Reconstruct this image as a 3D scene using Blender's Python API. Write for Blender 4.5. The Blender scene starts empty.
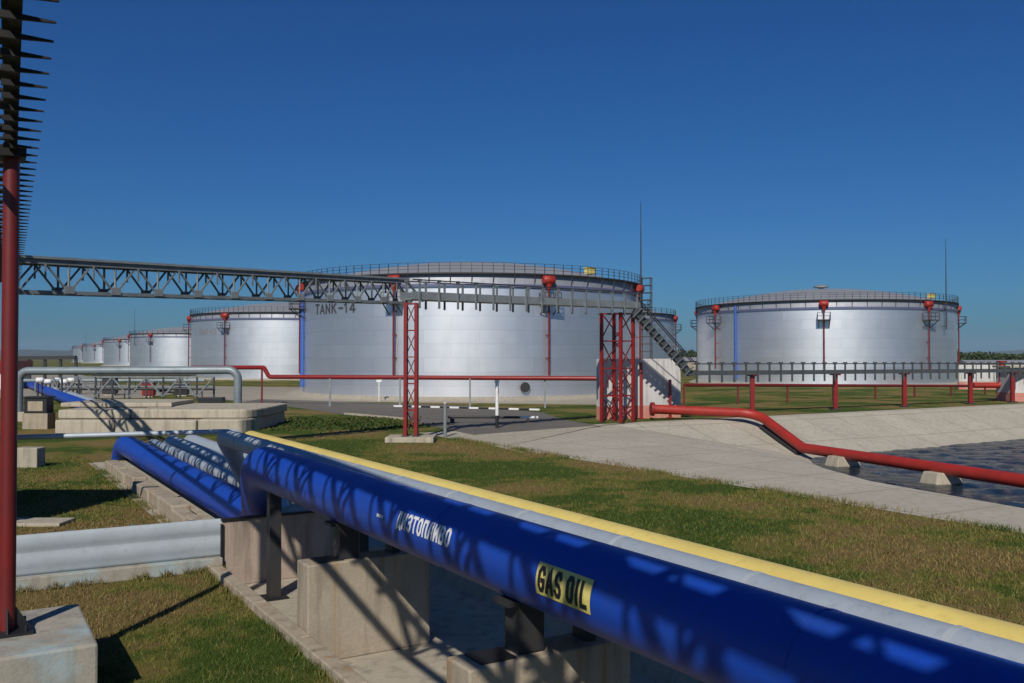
import bpy, bmesh, math, random
import numpy as np
from mathutils import Vector, Matrix
random.seed(7)
rng = np.random.default_rng(11)
R_ = math.radians
C = bpy.context.scene
col = C.collection
Z = Vector((0, 0, 1))

# ------------------------------------------------------------------ camera
F = 900.0
HC = 4.6
PITCH = math.atan(15.5 / F)
cam_d = bpy.data.cameras.new('camera')
cam_d.sensor_width = 36.0
cam_d.lens = F / 1024.0 * 36.0
cam_d.clip_end = 30000
cam_d.clip_start = 0.1
cam = bpy.data.objects.new('camera', cam_d)
cam.location = (0, 0, HC)
cam.rotation_euler = (math.pi / 2 + PITCH, 0, 0)
col.objects.link(cam)
C.camera = cam

def ray(px, py):
    a = (px - 512) / F
    v = (341.5 - py) / F
    return Vector((a, math.cos(PITCH) - math.sin(PITCH) * v, math.sin(PITCH) + math.cos(PITCH) * v))
def at_z(px, py, z=0.0):
    r = ray(px, py)
    return Vector((0, 0, HC)) + r * ((z - HC) / r.z)
def at_d(px, py, d):
    r = ray(px, py)
    return Vector((0, 0, HC)) + r * (d / r.y)

# pipe corridor frame: o = distance across the corridor, s = distance along it
ANG = math.atan(552 / 900.0)
U = Vector((-math.sin(ANG), math.cos(ANG), 0))
W = Vector((math.cos(ANG), math.sin(ANG), 0))
def os_(o, s, z=0.0):
    return W * o + U * s + Z * z

# ------------------------------------------------------------------ light
SUN_AZ, SUN_EL = 11.0, 38.2
sd = Vector((math.sin(R_(SUN_AZ)) * math.cos(R_(SUN_EL)), math.cos(R_(SUN_AZ)) * math.cos(R_(SUN_EL)), -math.sin(R_(SUN_EL))))
ld = bpy.data.lights.new('sun', 'SUN')
ld.energy = 5.0
ld.angle = R_(0.5)
ld.color = (1.0, 0.94, 0.84)
lo = bpy.data.objects.new('sun', ld)
lo.rotation_euler = sd.to_track_quat('-Z', 'Y').to_euler()
lo.location = (-10, -40, 40)
col.objects.link(lo)
w = bpy.data.worlds.new('World')
C.world = w
w.use_nodes = True
nt = w.node_tree
bg = nt.nodes['Background']
sky = nt.nodes.new('ShaderNodeTexSky')
sky.sky_type = 'NISHITA'
sky.sun_disc = False
sky.sun_elevation = R_(SUN_EL)
sky.sun_rotation = R_(180 + SUN_AZ)
sky.altitude = 0
sky.air_density = 1.0
sky.dust_density = 0.8
sky.ozone_density = 2.5
hs = nt.nodes.new('ShaderNodeHueSaturation')
hs.inputs['Saturation'].default_value = 1.2
nt.links.new(sky.outputs[0], hs.inputs['Color'])
tint = nt.nodes.new('ShaderNodeMix'); tint.data_type = 'RGBA'; tint.blend_type = 'MULTIPLY'
tint.inputs[0].default_value = 1.0
tint.inputs[7].default_value = (0.29, 0.70, 1.20, 1)      # polarised, deep blue sky
nt.links.new(hs.outputs[0], tint.inputs[6])
nt.links.new(tint.outputs[2], bg.inputs['Color'])
bg.inputs['Strength'].default_value = 0.056
C.view_settings.view_transform = 'Standard'
C.view_settings.look = 'None'
C.view_settings.gamma = 1
C.view_settings.use_curve_mapping = False
C.view_settings.exposure = -0.22
C.render.engine = 'CYCLES'
C.cycles.max_bounces = 6
C.cycles.use_denoising = True

# ------------------------------------------------------------------ materials
def nodes(m):
    m.use_nodes = True
    return m.node_tree, m.node_tree.nodes['Principled BSDF']
def rgb(c):
    return (c[0], c[1], c[2], 1.0)
def mixc(t, fac, a, b):
    n = t.nodes.new('ShaderNodeMix'); n.data_type = 'RGBA'
    for key, val in ((0, fac), (6, a), (7, b)):
        if hasattr(val, 'is_linked'):
            t.links.new(val, n.inputs[key])
        elif isinstance(val, (int, float)):
            n.inputs[key].default_value = val
        else:
            n.inputs[key].default_value = rgb(val)
    return n.outputs[2]
def noise(t, vec, scale, detail=4, rough=0.6):
    n = t.nodes.new('ShaderNodeTexNoise')
    n.inputs['Scale'].default_value = scale
    n.inputs['Detail'].default_value = detail
    n.inputs['Roughness'].default_value = rough
    if vec is not None:
        t.links.new(vec, n.inputs['Vector'])
    return n.outputs['Fac']
def ramp(t, fac, lo, hi):
    n = t.nodes.new('ShaderNodeMapRange')
    n.inputs['From Min'].default_value = lo
    n.inputs['From Max'].default_value = hi
    t.links.new(fac, n.inputs['Value'])
    return n.outputs[0]
def pos(t, scale=(1, 1, 1)):
    g = t.nodes.new('ShaderNodeNewGeometry')
    m = t.nodes.new('ShaderNodeMapping')
    m.inputs['Scale'].default_value = scale
    t.links.new(g.outputs['Position'], m.inputs['Vector'])
    return m.outputs[0]
def bump(t, b, h, dist=0.02, strength=0.5):
    n = t.nodes.new('ShaderNodeBump')
    n.inputs['Distance'].default_value = dist
    n.inputs['Strength'].default_value = strength
    t.links.new(h, n.inputs['Height'])
    t.links.new(n.outputs[0], b.inputs['Normal'])

def paint(name, c, c2=None, rough=0.4, metal=0.0, scale=3.0, lo=0.4, hi=0.75, streak=1.0, spec=0.5, bmp=0.0):
    m = bpy.data.materials.new(name)
    t, b = nodes(m)
    if c2 is None:
        c2 = tuple(x * 0.75 for x in c)
    p = pos(t, (1, 1, streak))
    n1 = noise(t, p, scale, 5)
    n2 = noise(t, p, scale * 9, 3)
    out = mixc(t, ramp(t, n1, lo, hi), c, c2)
    out = mixc(t, ramp(t, n2, 0.55, 0.95), out, tuple(x * 0.8 for x in c2))
    t.links.new(out, b.inputs['Base Color'])
    b.inputs['Metallic'].default_value = metal
    rr = t.nodes.new('ShaderNodeMapRange')
    rr.inputs['To Min'].default_value = max(0.05, rough - 0.08)
    rr.inputs['To Max'].default_value = min(1, rough + 0.12)
    t.links.new(n1, rr.inputs['Value'])
    t.links.new(rr.outputs[0], b.inputs['Roughness'])
    b.inputs['Specular IOR Level'].default_value = spec
    if bmp:
        bump(t, b, n2, bmp, 0.6)
    return m

def concrete(name, c, c2, stain=(0.10, 0.09, 0.075), scale=1.2, rust=None):
    m = bpy.data.materials.new(name)
    t, b = nodes(m)
    p = pos(t)
    ps = pos(t, (2.2, 2.2, 0.25))
    n1 = noise(t, p, scale, 6, 0.65)
    n2 = noise(t, p, 22, 5, 0.7)
    n3 = noise(t, ps, 1.6, 5, 0.6)
    out = mixc(t, ramp(t, n1, 0.35, 0.7), c, c2)
    out = mixc(t, ramp(t, n3, 0.50, 0.72), out, stain)
    if rust:
        n4 = noise(t, pos(t, (5, 5, 0.2)), 0.8, 3)
        out = mixc(t, ramp(t, n4, 0.58, 0.70), out, rust)
    f = ramp(t, n2, 0.3, 0.8)
    d = t.nodes.new('ShaderNodeMath'); d.operation = 'MULTIPLY'; d.inputs[1].default_value = 0.45
    t.links.new(f, d.inputs[0])
    out = mixc(t, d.outputs[0], out, tuple(x * 0.6 for x in c2))
    t.links.new(out, b.inputs['Base Color'])
    b.inputs['Roughness'].default_value = 0.92
    b.inputs['Specular IOR Level'].default_value = 0.25
    bump(t, b, n2, 0.012, 0.6)
    return m

def grass_colour(t, extra=None):
    p = pos(t)
    n1 = noise(t, p, 0.15, 4, 0.6)
    n2 = noise(t, p, 1.3, 5, 0.65)
    n3 = noise(t, p, 9, 3)
    green = mixc(t, ramp(t, n2, 0.3, 0.7), (0.062, 0.098, 0.013), (0.040, 0.070, 0.010))
    straw = mixc(t, ramp(t, n2, 0.3, 0.7), (0.23, 0.17, 0.062), (0.165, 0.110, 0.042))
    olive = mixc(t, ramp(t, n3, 0.3, 0.7), (0.125, 0.13, 0.024), (0.16, 0.14, 0.036))
    a = t.nodes.new('ShaderNodeMath'); a.operation = 'MULTIPLY_ADD'
    a.inputs[1].default_value = 0.35
    t.links.new(n2, a.inputs[0]); t.links.new(n1, a.inputs[2])
    g = mixc(t, ramp(t, a.outputs[0], 0.63, 0.68), green, olive)
    return mixc(t, ramp(t, a.outputs[0], 0.69, 0.76), g, straw), n3

M = {}
def mk_ground():
    m = bpy.data.materials.new('turf'); t, b = nodes(m)
    c, n3 = grass_colour(t)
    n = noise(t, pos(t), 30, 4, 0.7)
    c2 = mixc(t, ramp(t, n, 0.5, 0.85), c, (0.05, 0.04, 0.02))
    t.links.new(c2, b.inputs['Base Color'])
    b.inputs['Roughness'].default_value = 1.0
    b.inputs['Specular IOR Level'].default_value = 0.1
    bump(t, b, n, 0.06, 0.8)
    return m
def mk_blade():
    m = bpy.data.materials.new('grass_blade'); t, b = nodes(m)
    c, n3 = grass_colour(t)
    at = t.nodes.new('ShaderNodeAttribute'); at.attribute_name = 'rnd'
    c2 = mixc(t, ramp(t, at.outputs['Fac'], 0.72, 1.15), c, (0.22, 0.18, 0.07))
    c3 = mixc(t, ramp(t, at.outputs['Fac'], 0.45, 0.0), c2, (0.045, 0.062, 0.014))
    t.links.new(c3, b.inputs['Base Color'])
    b.inputs['Roughness'].default_value = 0.8
    b.inputs['Specular IOR Level'].default_value = 0.2
    return m
M['turf'] = mk_ground()
M['blade'] = mk_blade()

def mk_tank():
    m = bpy.data.materials.new('aluminium_paint'); t, b = nodes(m)
    uv = t.nodes.new('ShaderNodeUVMap'); uv.uv_map = 'UVMap'
    br = t.nodes.new('ShaderNodeTexBrick')
    br.inputs['Scale'].default_value = 1.0
    br.inputs['Brick Width'].default_value = 6.0
    br.inputs['Row Height'].default_value = 1.5
    br.inputs['Mortar Size'].default_value = 0.025
    br.inputs['Color1'].default_value = (0.80, 0.81, 0.84, 1)
    br.inputs['Color2'].default_value = (0.88, 0.89, 0.91, 1)
    br.inputs['Mortar'].default_value = (0.70, 0.71, 0.73, 1)
    t.links.new(uv.outputs[0], br.inputs['Vector'])
    mp = t.nodes.new('ShaderNodeMapping'); mp.inputs['Scale'].default_value = (0.55, 0.10, 1)
    t.links.new(uv.outputs[0], mp.inputs['Vector'])
    n1 = noise(t, mp.outputs[0], 1.0, 6, 0.65)
    n2 = noise(t, uv.outputs[0], 0.35, 5, 0.65)
    c = mixc(t, ramp(t, n1, 0.5, 0.85), br.outputs['Color'], (0.76, 0.76, 0.77))
    t.links.new(c, b.inputs['Base Color'])
    b.inputs['Metallic'].default_value = 0.92
    rr = t.nodes.new('ShaderNodeMapRange')
    rr.inputs['From Min'].default_value = 0.25; rr.inputs['From Max'].default_value = 0.75
    rr.inputs['To Min'].default_value = 0.40; rr.inputs['To Max'].default_value = 0.45
    t.links.new(n2, rr.inputs['Value'])
    t.links.new(rr.outputs[0], b.inputs['Roughness'])
    bump(t, b, n2, 0.03, 0.12)
    return m
M['tank'] = mk_tank()
M['tank_band'] = paint('tank_band', (0.33, 0.34, 0.37), (0.26, 0.27, 0.30), 0.5, 0.4, 0.3)
M['tank_ring'] = paint('tank_ring', (0.13, 0.14, 0.24), (0.10, 0.11, 0.19), 0.5, 0.3, 0.3)
M['tank_roof'] = paint('tank_roof', (0.30, 0.305, 0.32), (0.23, 0.235, 0.25), 0.6, 0.3, 0.25)
M['dark_steel'] = paint('dark_steel', (0.035, 0.037, 0.042), (0.05, 0.04, 0.035), 0.55, 0.3)
M['rail_steel'] = paint('rail_steel', (0.055, 0.06, 0.075), None, 0.5, 0.4)
M['galv'] = paint('galvanised_steel', (0.24, 0.265, 0.27), (0.17, 0.19, 0.195), 0.5, 0.2, 2.0)
M['galv_dark'] = paint('weathered_steel', (0.19, 0.215, 0.225), (0.12, 0.135, 0.14), 0.55, 0.2, 2.0)
M['galv_deep'] = paint('sooty_steel', (0.085, 0.095, 0.10), (0.06, 0.066, 0.07), 0.55, 0.2, 2.0)
M['rack'] = paint('rack_steel', (0.011, 0.011, 0.012), (0.012, 0.009, 0.008), 0.6, 0.3, 2.0)
M['red'] = paint('red_paint', (0.23, 0.013, 0.011), (0.15, 0.010, 0.009), 0.4, 0, 1.6)
M['red_bright'] = paint('red_pipe_paint', (0.33, 0.022, 0.012), (0.24, 0.017, 0.011), 0.5, 0, 1.2)
M['red_dark'] = paint('old_red_paint', (0.15, 0.011, 0.010), (0.10, 0.009, 0.009), 0.45, 0, 1.5)
M['blue'] = paint('blue_paint', (0.006, 0.050, 0.36), (0.012, 0.052, 0.27), 0.44, 0, 1.6, 0.45, 0.8, spec=0.45)
M['blue_strip'] = paint('blue_strip', (0.04, 0.11, 0.38), None, 0.5)
M['yellow'] = paint('yellow_paint', (0.66, 0.52, 0.15), (0.55, 0.42, 0.12), 0.5, 0, 0.9)
M['yellow_sign'] = paint('yellow_sign', (0.66, 0.55, 0.16), (0.50, 0.42, 0.13), 0.5, 0, 4)
M['black'] = paint('black_paint', (0.012, 0.012, 0.014), None, 0.5)
M['lettering'] = paint('dark_lettering', (0.035, 0.035, 0.045), (0.06, 0.06, 0.07), 0.6)
M['faded'] = paint('faded_lettering', (0.22, 0.22, 0.24), None, 0.6)
M['white'] = paint('white_paint', (0.72, 0.72, 0.70), (0.58, 0.57, 0.54), 0.5, 0, 3)
M['white_wall'] = concrete('white_wall', (0.62, 0.60, 0.57), (0.52, 0.50, 0.48), (0.36, 0.33, 0.31), 0.6)
M['pink_wall'] = concrete('pink_wall', (0.60, 0.26, 0.20), (0.48, 0.17, 0.13), (0.5, 0.4, 0.36), 0.8)
M['clad'] = paint('aluminium_cladding', (0.35, 0.39, 0.42), (0.28, 0.315, 0.34), 0.75, 0.0, 1.0)
M['silver'] = paint('silver_paint', (0.36, 0.41, 0.46), (0.28, 0.32, 0.36), 0.5, 0.15, 1.2)
M['greyblue'] = paint('grey_blue_paint', (0.21, 0.25, 0.27), (0.15, 0.18, 0.20), 0.45, 0.2, 1.2)
M['con'] = concrete('concrete', (0.41, 0.345, 0.26), (0.31, 0.26, 0.195), (0.19, 0.155, 0.115), 1.2, (0.32, 0.19, 0.08))
M['con_pale'] = concrete('pale_concrete', (0.45, 0.40, 0.31), (0.36, 0.315, 0.245), (0.22, 0.20, 0.165), 0.8)
M['con_pink'] = concrete('pinkish_concrete', (0.44, 0.35, 0.28), (0.35, 0.275, 0.22), (0.15, 0.12, 0.10), 1.2)
M['con_slab'] = concrete('weathered_slab', (0.47, 0.42, 0.335), (0.38, 0.335, 0.26), (0.25, 0.215, 0.165), 0.9)
M['gravel'] = concrete('gravel', (0.36, 0.32, 0.26), (0.27, 0.24, 0.19), (0.18, 0.17, 0.12), 0.4)
M['asphalt'] = concrete('asphalt', (0.15, 0.138, 0.12), (0.11, 0.102, 0.092), (0.17, 0.15, 0.12), 0.4)

def mk_block():
    # grey concrete with a bleached blue-white wash on one edge
    m = concrete('washed_concrete', (0.38, 0.35, 0.28), (0.28, 0.26, 0.22), (0.20, 0.185, 0.155), 1.5)
    t = m.node_tree; b = t.nodes['Principled BSDF']
    src = b.inputs['Base Color'].links[0].from_socket
    n = noise(t, pos(t), 0.9, 4)
    c = mixc(t, ramp(t, n, 0.50, 0.70), src, (0.30, 0.40, 0.43))
    t.links.new(c, b.inputs['Base Color'])
    return m
M['block'] = mk_block()

def mk_apron():
    m = concrete('basin_concrete', (0.48, 0.435, 0.355), (0.40, 0.36, 0.29), (0.31, 0.28, 0.225), 0.35)
    t = m.node_tree; b = t.nodes['Principled BSDF']
    src = b.inputs['Base Color'].links[0].from_socket
    g = t.nodes.new('ShaderNodeNewGeometry')
    mp = t.nodes.new('ShaderNodeMapping')
    mp.inputs['Rotation'].default_value = (0, 0, -ANG)
    t.links.new(g.outputs['Position'], mp.inputs['Vector'])
    br = t.nodes.new('ShaderNodeTexBrick')
    br.offset = 0.0
    br.inputs['Scale'].default_value = 1.0
    br.inputs['Brick Width'].default_value = 4.0
    br.inputs['Row Height'].default_value = 4.0
    br.inputs['Mortar Size'].default_value = 0.06
    br.inputs['Color1'].default_value = (1, 1, 1, 1); br.inputs['Color2'].default_value = (0.93, 0.93, 0.93, 1)
    br.inputs['Mortar'].default_value = (0.72, 0.71, 0.66, 1)
    t.links.new(mp.outputs[0], br.inputs['Vector'])
    mul = t.nodes.new('ShaderNodeMix'); mul.data_type = 'RGBA'; mul.blend_type = 'MULTIPLY'
    mul.inputs[0].default_value = 1.0
    t.links.new(src, mul.inputs[6]); t.links.new(br.outputs['Color'], mul.inputs[7])
    t.links.new(mul.outputs[2], b.inputs['Base Color'])
    return m
M['apron'] = mk_apron()

def mk_water():
    m = bpy.data.materials.new('pond_water'); t, b = nodes(m)
    b.inputs['Base Color'].default_value = (0.012, 0.022, 0.028, 1)
    b.inputs['Roughness'].default_value = 0.08
    b.inputs['IOR'].default_value = 1.33
    n = noise(t, pos(t, (1, 1.6, 1)), 2.2, 5, 0.65)
    bump(t, b, n, 0.2, 0.7)
    return m
M['water'] = mk_water()
def mk_leaf(name, a, bb):
    m = bpy.data.materials.new(name); t, b = nodes(m)
    n = noise(t, pos(t), 0.12, 4)
    t.links.new(mixc(t, ramp(t, n, 0.35, 0.65), a, bb), b.inputs['Base Color'])
    b.inputs['Roughness'].default_value = 0.9
    b.inputs['Specular IOR Level'].default_value = 0.1
    return m
M['leaf'] = mk_leaf('leaf', (0.035, 0.05, 0.018), (0.05, 0.065, 0.02))
M['weed'] = mk_leaf('weed_leaf', (0.035, 0.06, 0.014), (0.06, 0.075, 0.02))
M['hill'] = mk_leaf('wooded_hill', (0.04, 0.055, 0.03), (0.06, 0.07, 0.04))

# ------------------------------------------------------------------ mesh builder
class MB:
    def __init__(self):
        self.v = []; self.f = []; self.s = []; self.uv = None
    def add(self, vs, fs, smooth=False):
        b = len(self.v)
        self.v += [tuple(x) for x in vs]
        self.f += [tuple(i + b for i in f) for f in fs]
        self.s += [smooth] * len(fs)
        return self
    def box(self, c, size, ax=None):
        c = Vector(c)
        X, Y, Zz = ax if ax else (Vector((1, 0, 0)), Vector((0, 1, 0)), Z)
        a, b, d = size[0] / 2, size[1] / 2, size[2] / 2
        vs = [c + X * (i * a) + Y * (j * b) + Zz * (k * d) for k in (-1, 1) for j in (-1, 1) for i in (-1, 1)]
        return self.add(vs, [(0, 2, 3, 1), (4, 5, 7, 6), (0, 1, 5, 4), (2, 6, 7, 3), (0, 4, 6, 2), (1, 3, 7, 5)])
    def beam(self, p, q, w, h, up=None):
        p = Vector(p); q = Vector(q)
        d = (q - p); L = d.length; d = d / L
        up = up or Z
        if abs(d.dot(up)) > 0.98:
            up = Vector((0, 1, 0)) if abs(d.y) < 0.9 else Vector((1, 0, 0))
        x = d.cross(up).normalized(); y = x.cross(d).normalized()
        return self.box((p + q) / 2, (w, L, h), (x, d, y))
    def ring(self, c, x, y, r, n):
        return [c + x * (r * math.cos(2 * math.pi * i / n)) + y * (r * math.sin(2 * math.pi * i / n)) for i in range(n)]
    def tube(self, pts, r, n=16, caps=True):
        pts = [Vector(p) for p in pts]
        rs = r if isinstance(r, (list, tuple)) else [r] * len(pts)
        d0 = (pts[1] - pts[0]).normalized()
        up = Z if abs(d0.z) < 0.95 else Vector((0, 1, 0))
        x = d0.cross(up).normalized(); y = x.cross(d0).normalized()
        vs = []; prev = d0
        for i, p in enumerate(pts):
            if i == 0: d = d0
            elif i == len(pts) - 1: d = (pts[i] - pts[i - 1]).normalized()
            else: d = ((pts[i] - pts[i - 1]).normalized() + (pts[i + 1] - pts[i]).normalized()).normalized()
            q = prev.rotation_difference(d)
            x = q @ x; y = q @ y; prev = d
            vs += self.ring(p, x, y, rs[i], n)
        fs = []
        for i in range(len(pts) - 1):
            for k in range(n):
                a = i * n + k; b = i * n + (k + 1) % n
                fs.append((a, b, b + n, a + n))
        self.add(vs, fs, True)
        if caps:
            self.add(vs[:n], [tuple(range(n - 1, -1, -1))], False)
            self.add(vs[-n:], [tuple(range(n))], False)
        return self
    def prism(self, poly, z0, z1):
        n = len(poly)
        vs = [(p[0], p[1], z0) for p in poly] + [(p[0], p[1], z1) for p in poly]
        fs = [tuple(range(n - 1, -1, -1)), tuple(range(n, 2 * n))]
        fs += [(i, (i + 1) % n, n + (i + 1) % n, n + i) for i in range(n)]
        return self.add(vs, fs)
    def lathe(self, prof, c=(0, 0, 0), n=48, smooth=True, uvr=None):
        vs = []; fs = []; m = len(prof); uv = []
        for i in range(n + 1):
            a = 2 * math.pi * i / n
            for (r, z) in prof:
                vs.append((c[0] + r * math.cos(a), c[1] + r * math.sin(a), c[2] + z))
                uv.append((a * (uvr or 1), z))
        for i in range(n):
            for k in range(m - 1):
                a = i * m + k
                fs.append((a, a + m, a + m + 1, a + 1))
        if uvr: self.uv = uv
        return self.add(vs, fs, smooth)
    def build(self, name, mat, parent=None, origin=None, bevel=0.0):
        org = Vector(origin) if origin is not None else (wl(parent) if parent else Vector((0, 0, 0)))
        me = bpy.data.meshes.new(name)
        me.from_pydata([(a[0] - org.x, a[1] - org.y, a[2] - org.z) for a in self.v], [], self.f)
        me.polygons.foreach_set('use_smooth', self.s)
        if self.uv:
            l = me.uv_layers.new(name='UVMap')
            for lp in me.loops:
                l.data[lp.index].uv = self.uv[lp.vertex_index]
        me.materials.append(mat)
        me.update()
        o = bpy.data.objects.new(name, me)
        col.objects.link(o)
        if parent:
            o.parent = parent
            po = org - wl(parent)
            o.location = po
        else:
            o.location = org
        if bevel:
            b = o.modifiers.new('bevel', 'BEVEL'); b.width = bevel; b.segments = 2; b.limit_method = 'ANGLE'
        return o

def wl(o):
    v = Vector((0, 0, 0))
    while o:
        v = v + o.location; o = o.parent
    return v
def tag(o, label, cat, group=None, kind=None):
    if label: o['label'] = label
    if cat: o['category'] = cat
    if group: o['group'] = group
    if kind: o['kind'] = kind
    return o
def thing(name, label, cat, loc, group=None):
    o = bpy.data.objects.new(name, None); col.objects.link(o)
    o.location = loc; o.empty_display_size = 0.3
    return tag(o, label, cat, group)
def struct(o):
    o['kind'] = 'structure'
    return o
def copy_tree(o, parent=None):
    c = o.copy(); col.objects.link(c)
    if parent: c.parent = parent
    for ch in list(o.children): copy_tree(ch, c)
    return c
def dup_part(o, loc):
    c = o.copy(); col.objects.link(c); c.location = loc
    return c
def fillet(pts, r, n=8):
    pts = [Vector(p) for p in pts]; out = [pts[0]]
    for i in range(1, len(pts) - 1):
        a, b, c = pts[i - 1], pts[i], pts[i + 1]
        d1 = (a - b).normalized(); d2 = (c - b).normalized()
        ang = d1.angle(d2)
        if ang > math.pi - 0.02: out.append(b); continue
        t = min(r / math.tan(ang / 2), (a - b).length * 0.49, (c - b).length * 0.49)
        p0 = b + d1 * t; p1 = b + d2 * t
        rr = t * math.tan(ang / 2)
        cen = b + (d1 + d2).normalized() * (rr / math.sin(ang / 2))
        v0 = p0 - cen; v1 = p1 - cen
        tot = v0.angle(v1); axis = v0.cross(v1).normalized()
        for k in range(n + 1):
            out.append(cen + Matrix.Rotation(tot * k / n, 3, axis) @ v0)
    out.append(pts[-1])
    return out
def text_mesh(body, size, mapf, bold=0.0, cuts=(), align='LEFT', sx=1.0, space=1.0):
    cu = bpy.data.curves.new('tmp_text', 'FONT')
    cu.body = body; cu.size = size; cu.offset = bold; cu.align_x = align; cu.resolution_u = 3
    cu.space_character = space
    ob = bpy.data.objects.new('tmp_text', cu); col.objects.link(ob)
    dg = bpy.context.evaluated_depsgraph_get(); dg.update()
    me = bpy.data.meshes.new_from_object(ob.evaluated_get(dg))
    bpy.data.objects.remove(ob); bpy.data.curves.remove(cu)
    bm = bmesh.new(); bm.from_mesh(me); bpy.data.meshes.remove(me)
    for y in cuts:
        bmesh.ops.bisect_plane(bm, geom=bm.verts[:] + bm.edges[:] + bm.faces[:], plane_co=(0, y, 0), plane_no=(0, 1, 0))
    bm.verts.ensure_lookup_table()
    mb = MB()
    mb.add([mapf(v.co.x * sx, v.co.y) for v in bm.verts], [[v.index for v in f.verts] for f in bm.faces])
    wdt = max(v.co.x for v in bm.verts) * sx
    bm.free()
    mb.width = wdt
    return mb

GL = {  # block letters: polylines in a 1 x 1.6 box
 'D_': [[(.02,-.22),(.02,.0),(.98,.0),(.98,-.22)],[(.18,0),(.3,1.6),(.82,1.6),(.82,0)]],
 'I_': [[(.1,1.6),(.1,0)],[(.9,1.6),(.9,0)],[(.1,.1),(.9,1.5)]],
 'Z_': [[(.08,1.4),(.25,1.6),(.75,1.6),(.9,1.4),(.9,1.0),(.72,.82),(.4,.82)],[(.72,.82),(.92,.62),(.92,.22),(.75,0),(.25,0),(.06,.2)]],
 'T': [[(.0,1.6),(1.0,1.6)],[(.5,1.6),(.5,0)]],
 'O': [[(.1,.3),(.1,1.3),(.32,1.6),(.68,1.6),(.9,1.3),(.9,.3),(.68,0),(.32,0),(.1,.3),(.1,.6)]],
 'P_': [[(.1,0),(.1,1.6),(.9,1.6),(.9,0)]],
 'L_': [[(.0,0),(.2,.3),(.32,1.6),(.9,1.6),(.9,0)]],
 'V_': [[(.1,0),(.1,1.6),(.65,1.6),(.86,1.4),(.86,1.05),(.65,.84),(.1,.84)],[(.65,.84),(.92,.6),(.92,.25),(.7,0),(.1,0)]],
 'G': [[(.9,1.25),(.68,1.6),(.32,1.6),(.1,1.3),(.1,.3),(.32,0),(.68,0),(.9,.3),(.9,.72),(.55,.72)]],
 'A': [[(.02,0),(.5,1.6),(.98,0)],[(.2,.5),(.8,.5)]],
 'S': [[(.88,1.3),(.68,1.6),(.32,1.6),(.12,1.35),(.12,1.08),(.3,.86),(.7,.74),(.9,.52),(.9,.25),(.68,0),(.32,0),(.1,.28)]],
 'I': [[(.5,1.6),(.5,0)]], 'L': [[(.15,1.6),(.15,0),(.9,0)]],
 'N': [[(.1,0),(.1,1.6)],[(.9,0),(.9,1.6)],[(.1,1.5),(.9,.1)]],
 'K': [[(.1,0),(.1,1.6)],[(.9,1.6),(.15,.75)],[(.35,.95),(.92,0)]],
 '-': [[(.15,.75),(.85,.75)]], '1': [[(.25,1.25),(.55,1.55),(.55,0)]],
 '4': [[(.7,0),(.7,1.6),(.08,.45),(.95,.45)]],
 '3': [[(.08,1.35),(.25,1.6),(.75,1.6),(.9,1.4),(.9,1.0),(.72,.84),(.4,.84)],[(.72,.84),(.92,.62),(.92,.22),(.75,0),(.25,0),(.06,.24)]],
 ' ': [],
}
def strokes(word, total, height, thick, mapf, gap=0.35, narrow={}):
    # word: list of glyph keys; mapf(x, y, lift) -> point
    wd = [narrow.get(k, 1.0) for k in word]
    unit = total / (sum(wd) + gap * (len(word) - 1))
    m = MB(); x0 = 0.0; lift = 0
    for k, ww in zip(word, wd):
        for pl in GL[k]:
            P = [Vector((x0 + (px if ww >= 1 or k == '-' else (px - 0.5) + ww / 2) * unit, py / 1.6 * height)) for px, py in pl]
            lift += 1
            # split long pieces so that they follow a curved surface
            Q = [P[0]]
            for a, e in zip(P[:-1], P[1:]):
                nn = max(1, int((e - a).length / (height / 6)))
                Q += [a + (e - a) * (i / nn) for i in range(1, nn + 1)]
            Lf = []; Rt = []
            for i, q in enumerate(Q):
                d0 = (Q[i] - Q[i - 1]).normalized() if i else (Q[1] - Q[0]).normalized()
                d1 = (Q[i + 1] - Q[i]).normalized() if i < len(Q) - 1 else d0
                t = (d0 + d1).normalized() if (d0 + d1).length > 1e-6 else d0
                nn = Vector((-t.y, t.x)); c_ = max(0.55, nn.dot(Vector((-d0.y, d0.x))))
                e_ = -d0 * 0 if 0 < i < len(Q) - 1 else (d0 * (thick * 0.4) * (1 if i else -1))
                Lf.append(q + e_ + nn * (thick / 2 / c_)); Rt.append(q + e_ - nn * (thick / 2 / c_))
            vs = [mapf(v.x, v.y, (lift % 3) * 0.0006) for v in Lf] + [mapf(v.x, v.y, (lift % 3) * 0.0006) for v in Rt]
            n = len(Q)
            m.add(vs, [(i, n + i, n + i + 1, i + 1) for i in range(n - 1)])
        x0 += (ww + gap) * unit
    return m

# ------------------------------------------------------------------ GROUND
g = MB()
bs = 30
# one sheet, with the basin area cut out: (o,s) grid cells that fall on the basin are lowered below it
BO0, BS1 = 23.7, 49.5          # near walkway edge (o) and far crest (s)
L = 7500
cells_o = [-L, -200, 4.78, 9.4, BO0, 160, 400, L]
cells_s = [-L, -200, -30, 20.3, BS1, 160, 400, L]
for i in range(7):
    for k in range(7):
        o0, o1, s0, s1 = cells_o[i], cells_o[i + 1], cells_s[k], cells_s[k + 1]
        if (i == 4 and k in (2, 3)) or (i == 2 and k == 2): continue
        g.add([os_(o0, s0), os_(o1, s0), os_(o1, s1), os_(o0, s1)], [(0, 1, 2, 3)])
ground = g.build('ground', M['turf']); struct(ground)

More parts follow.
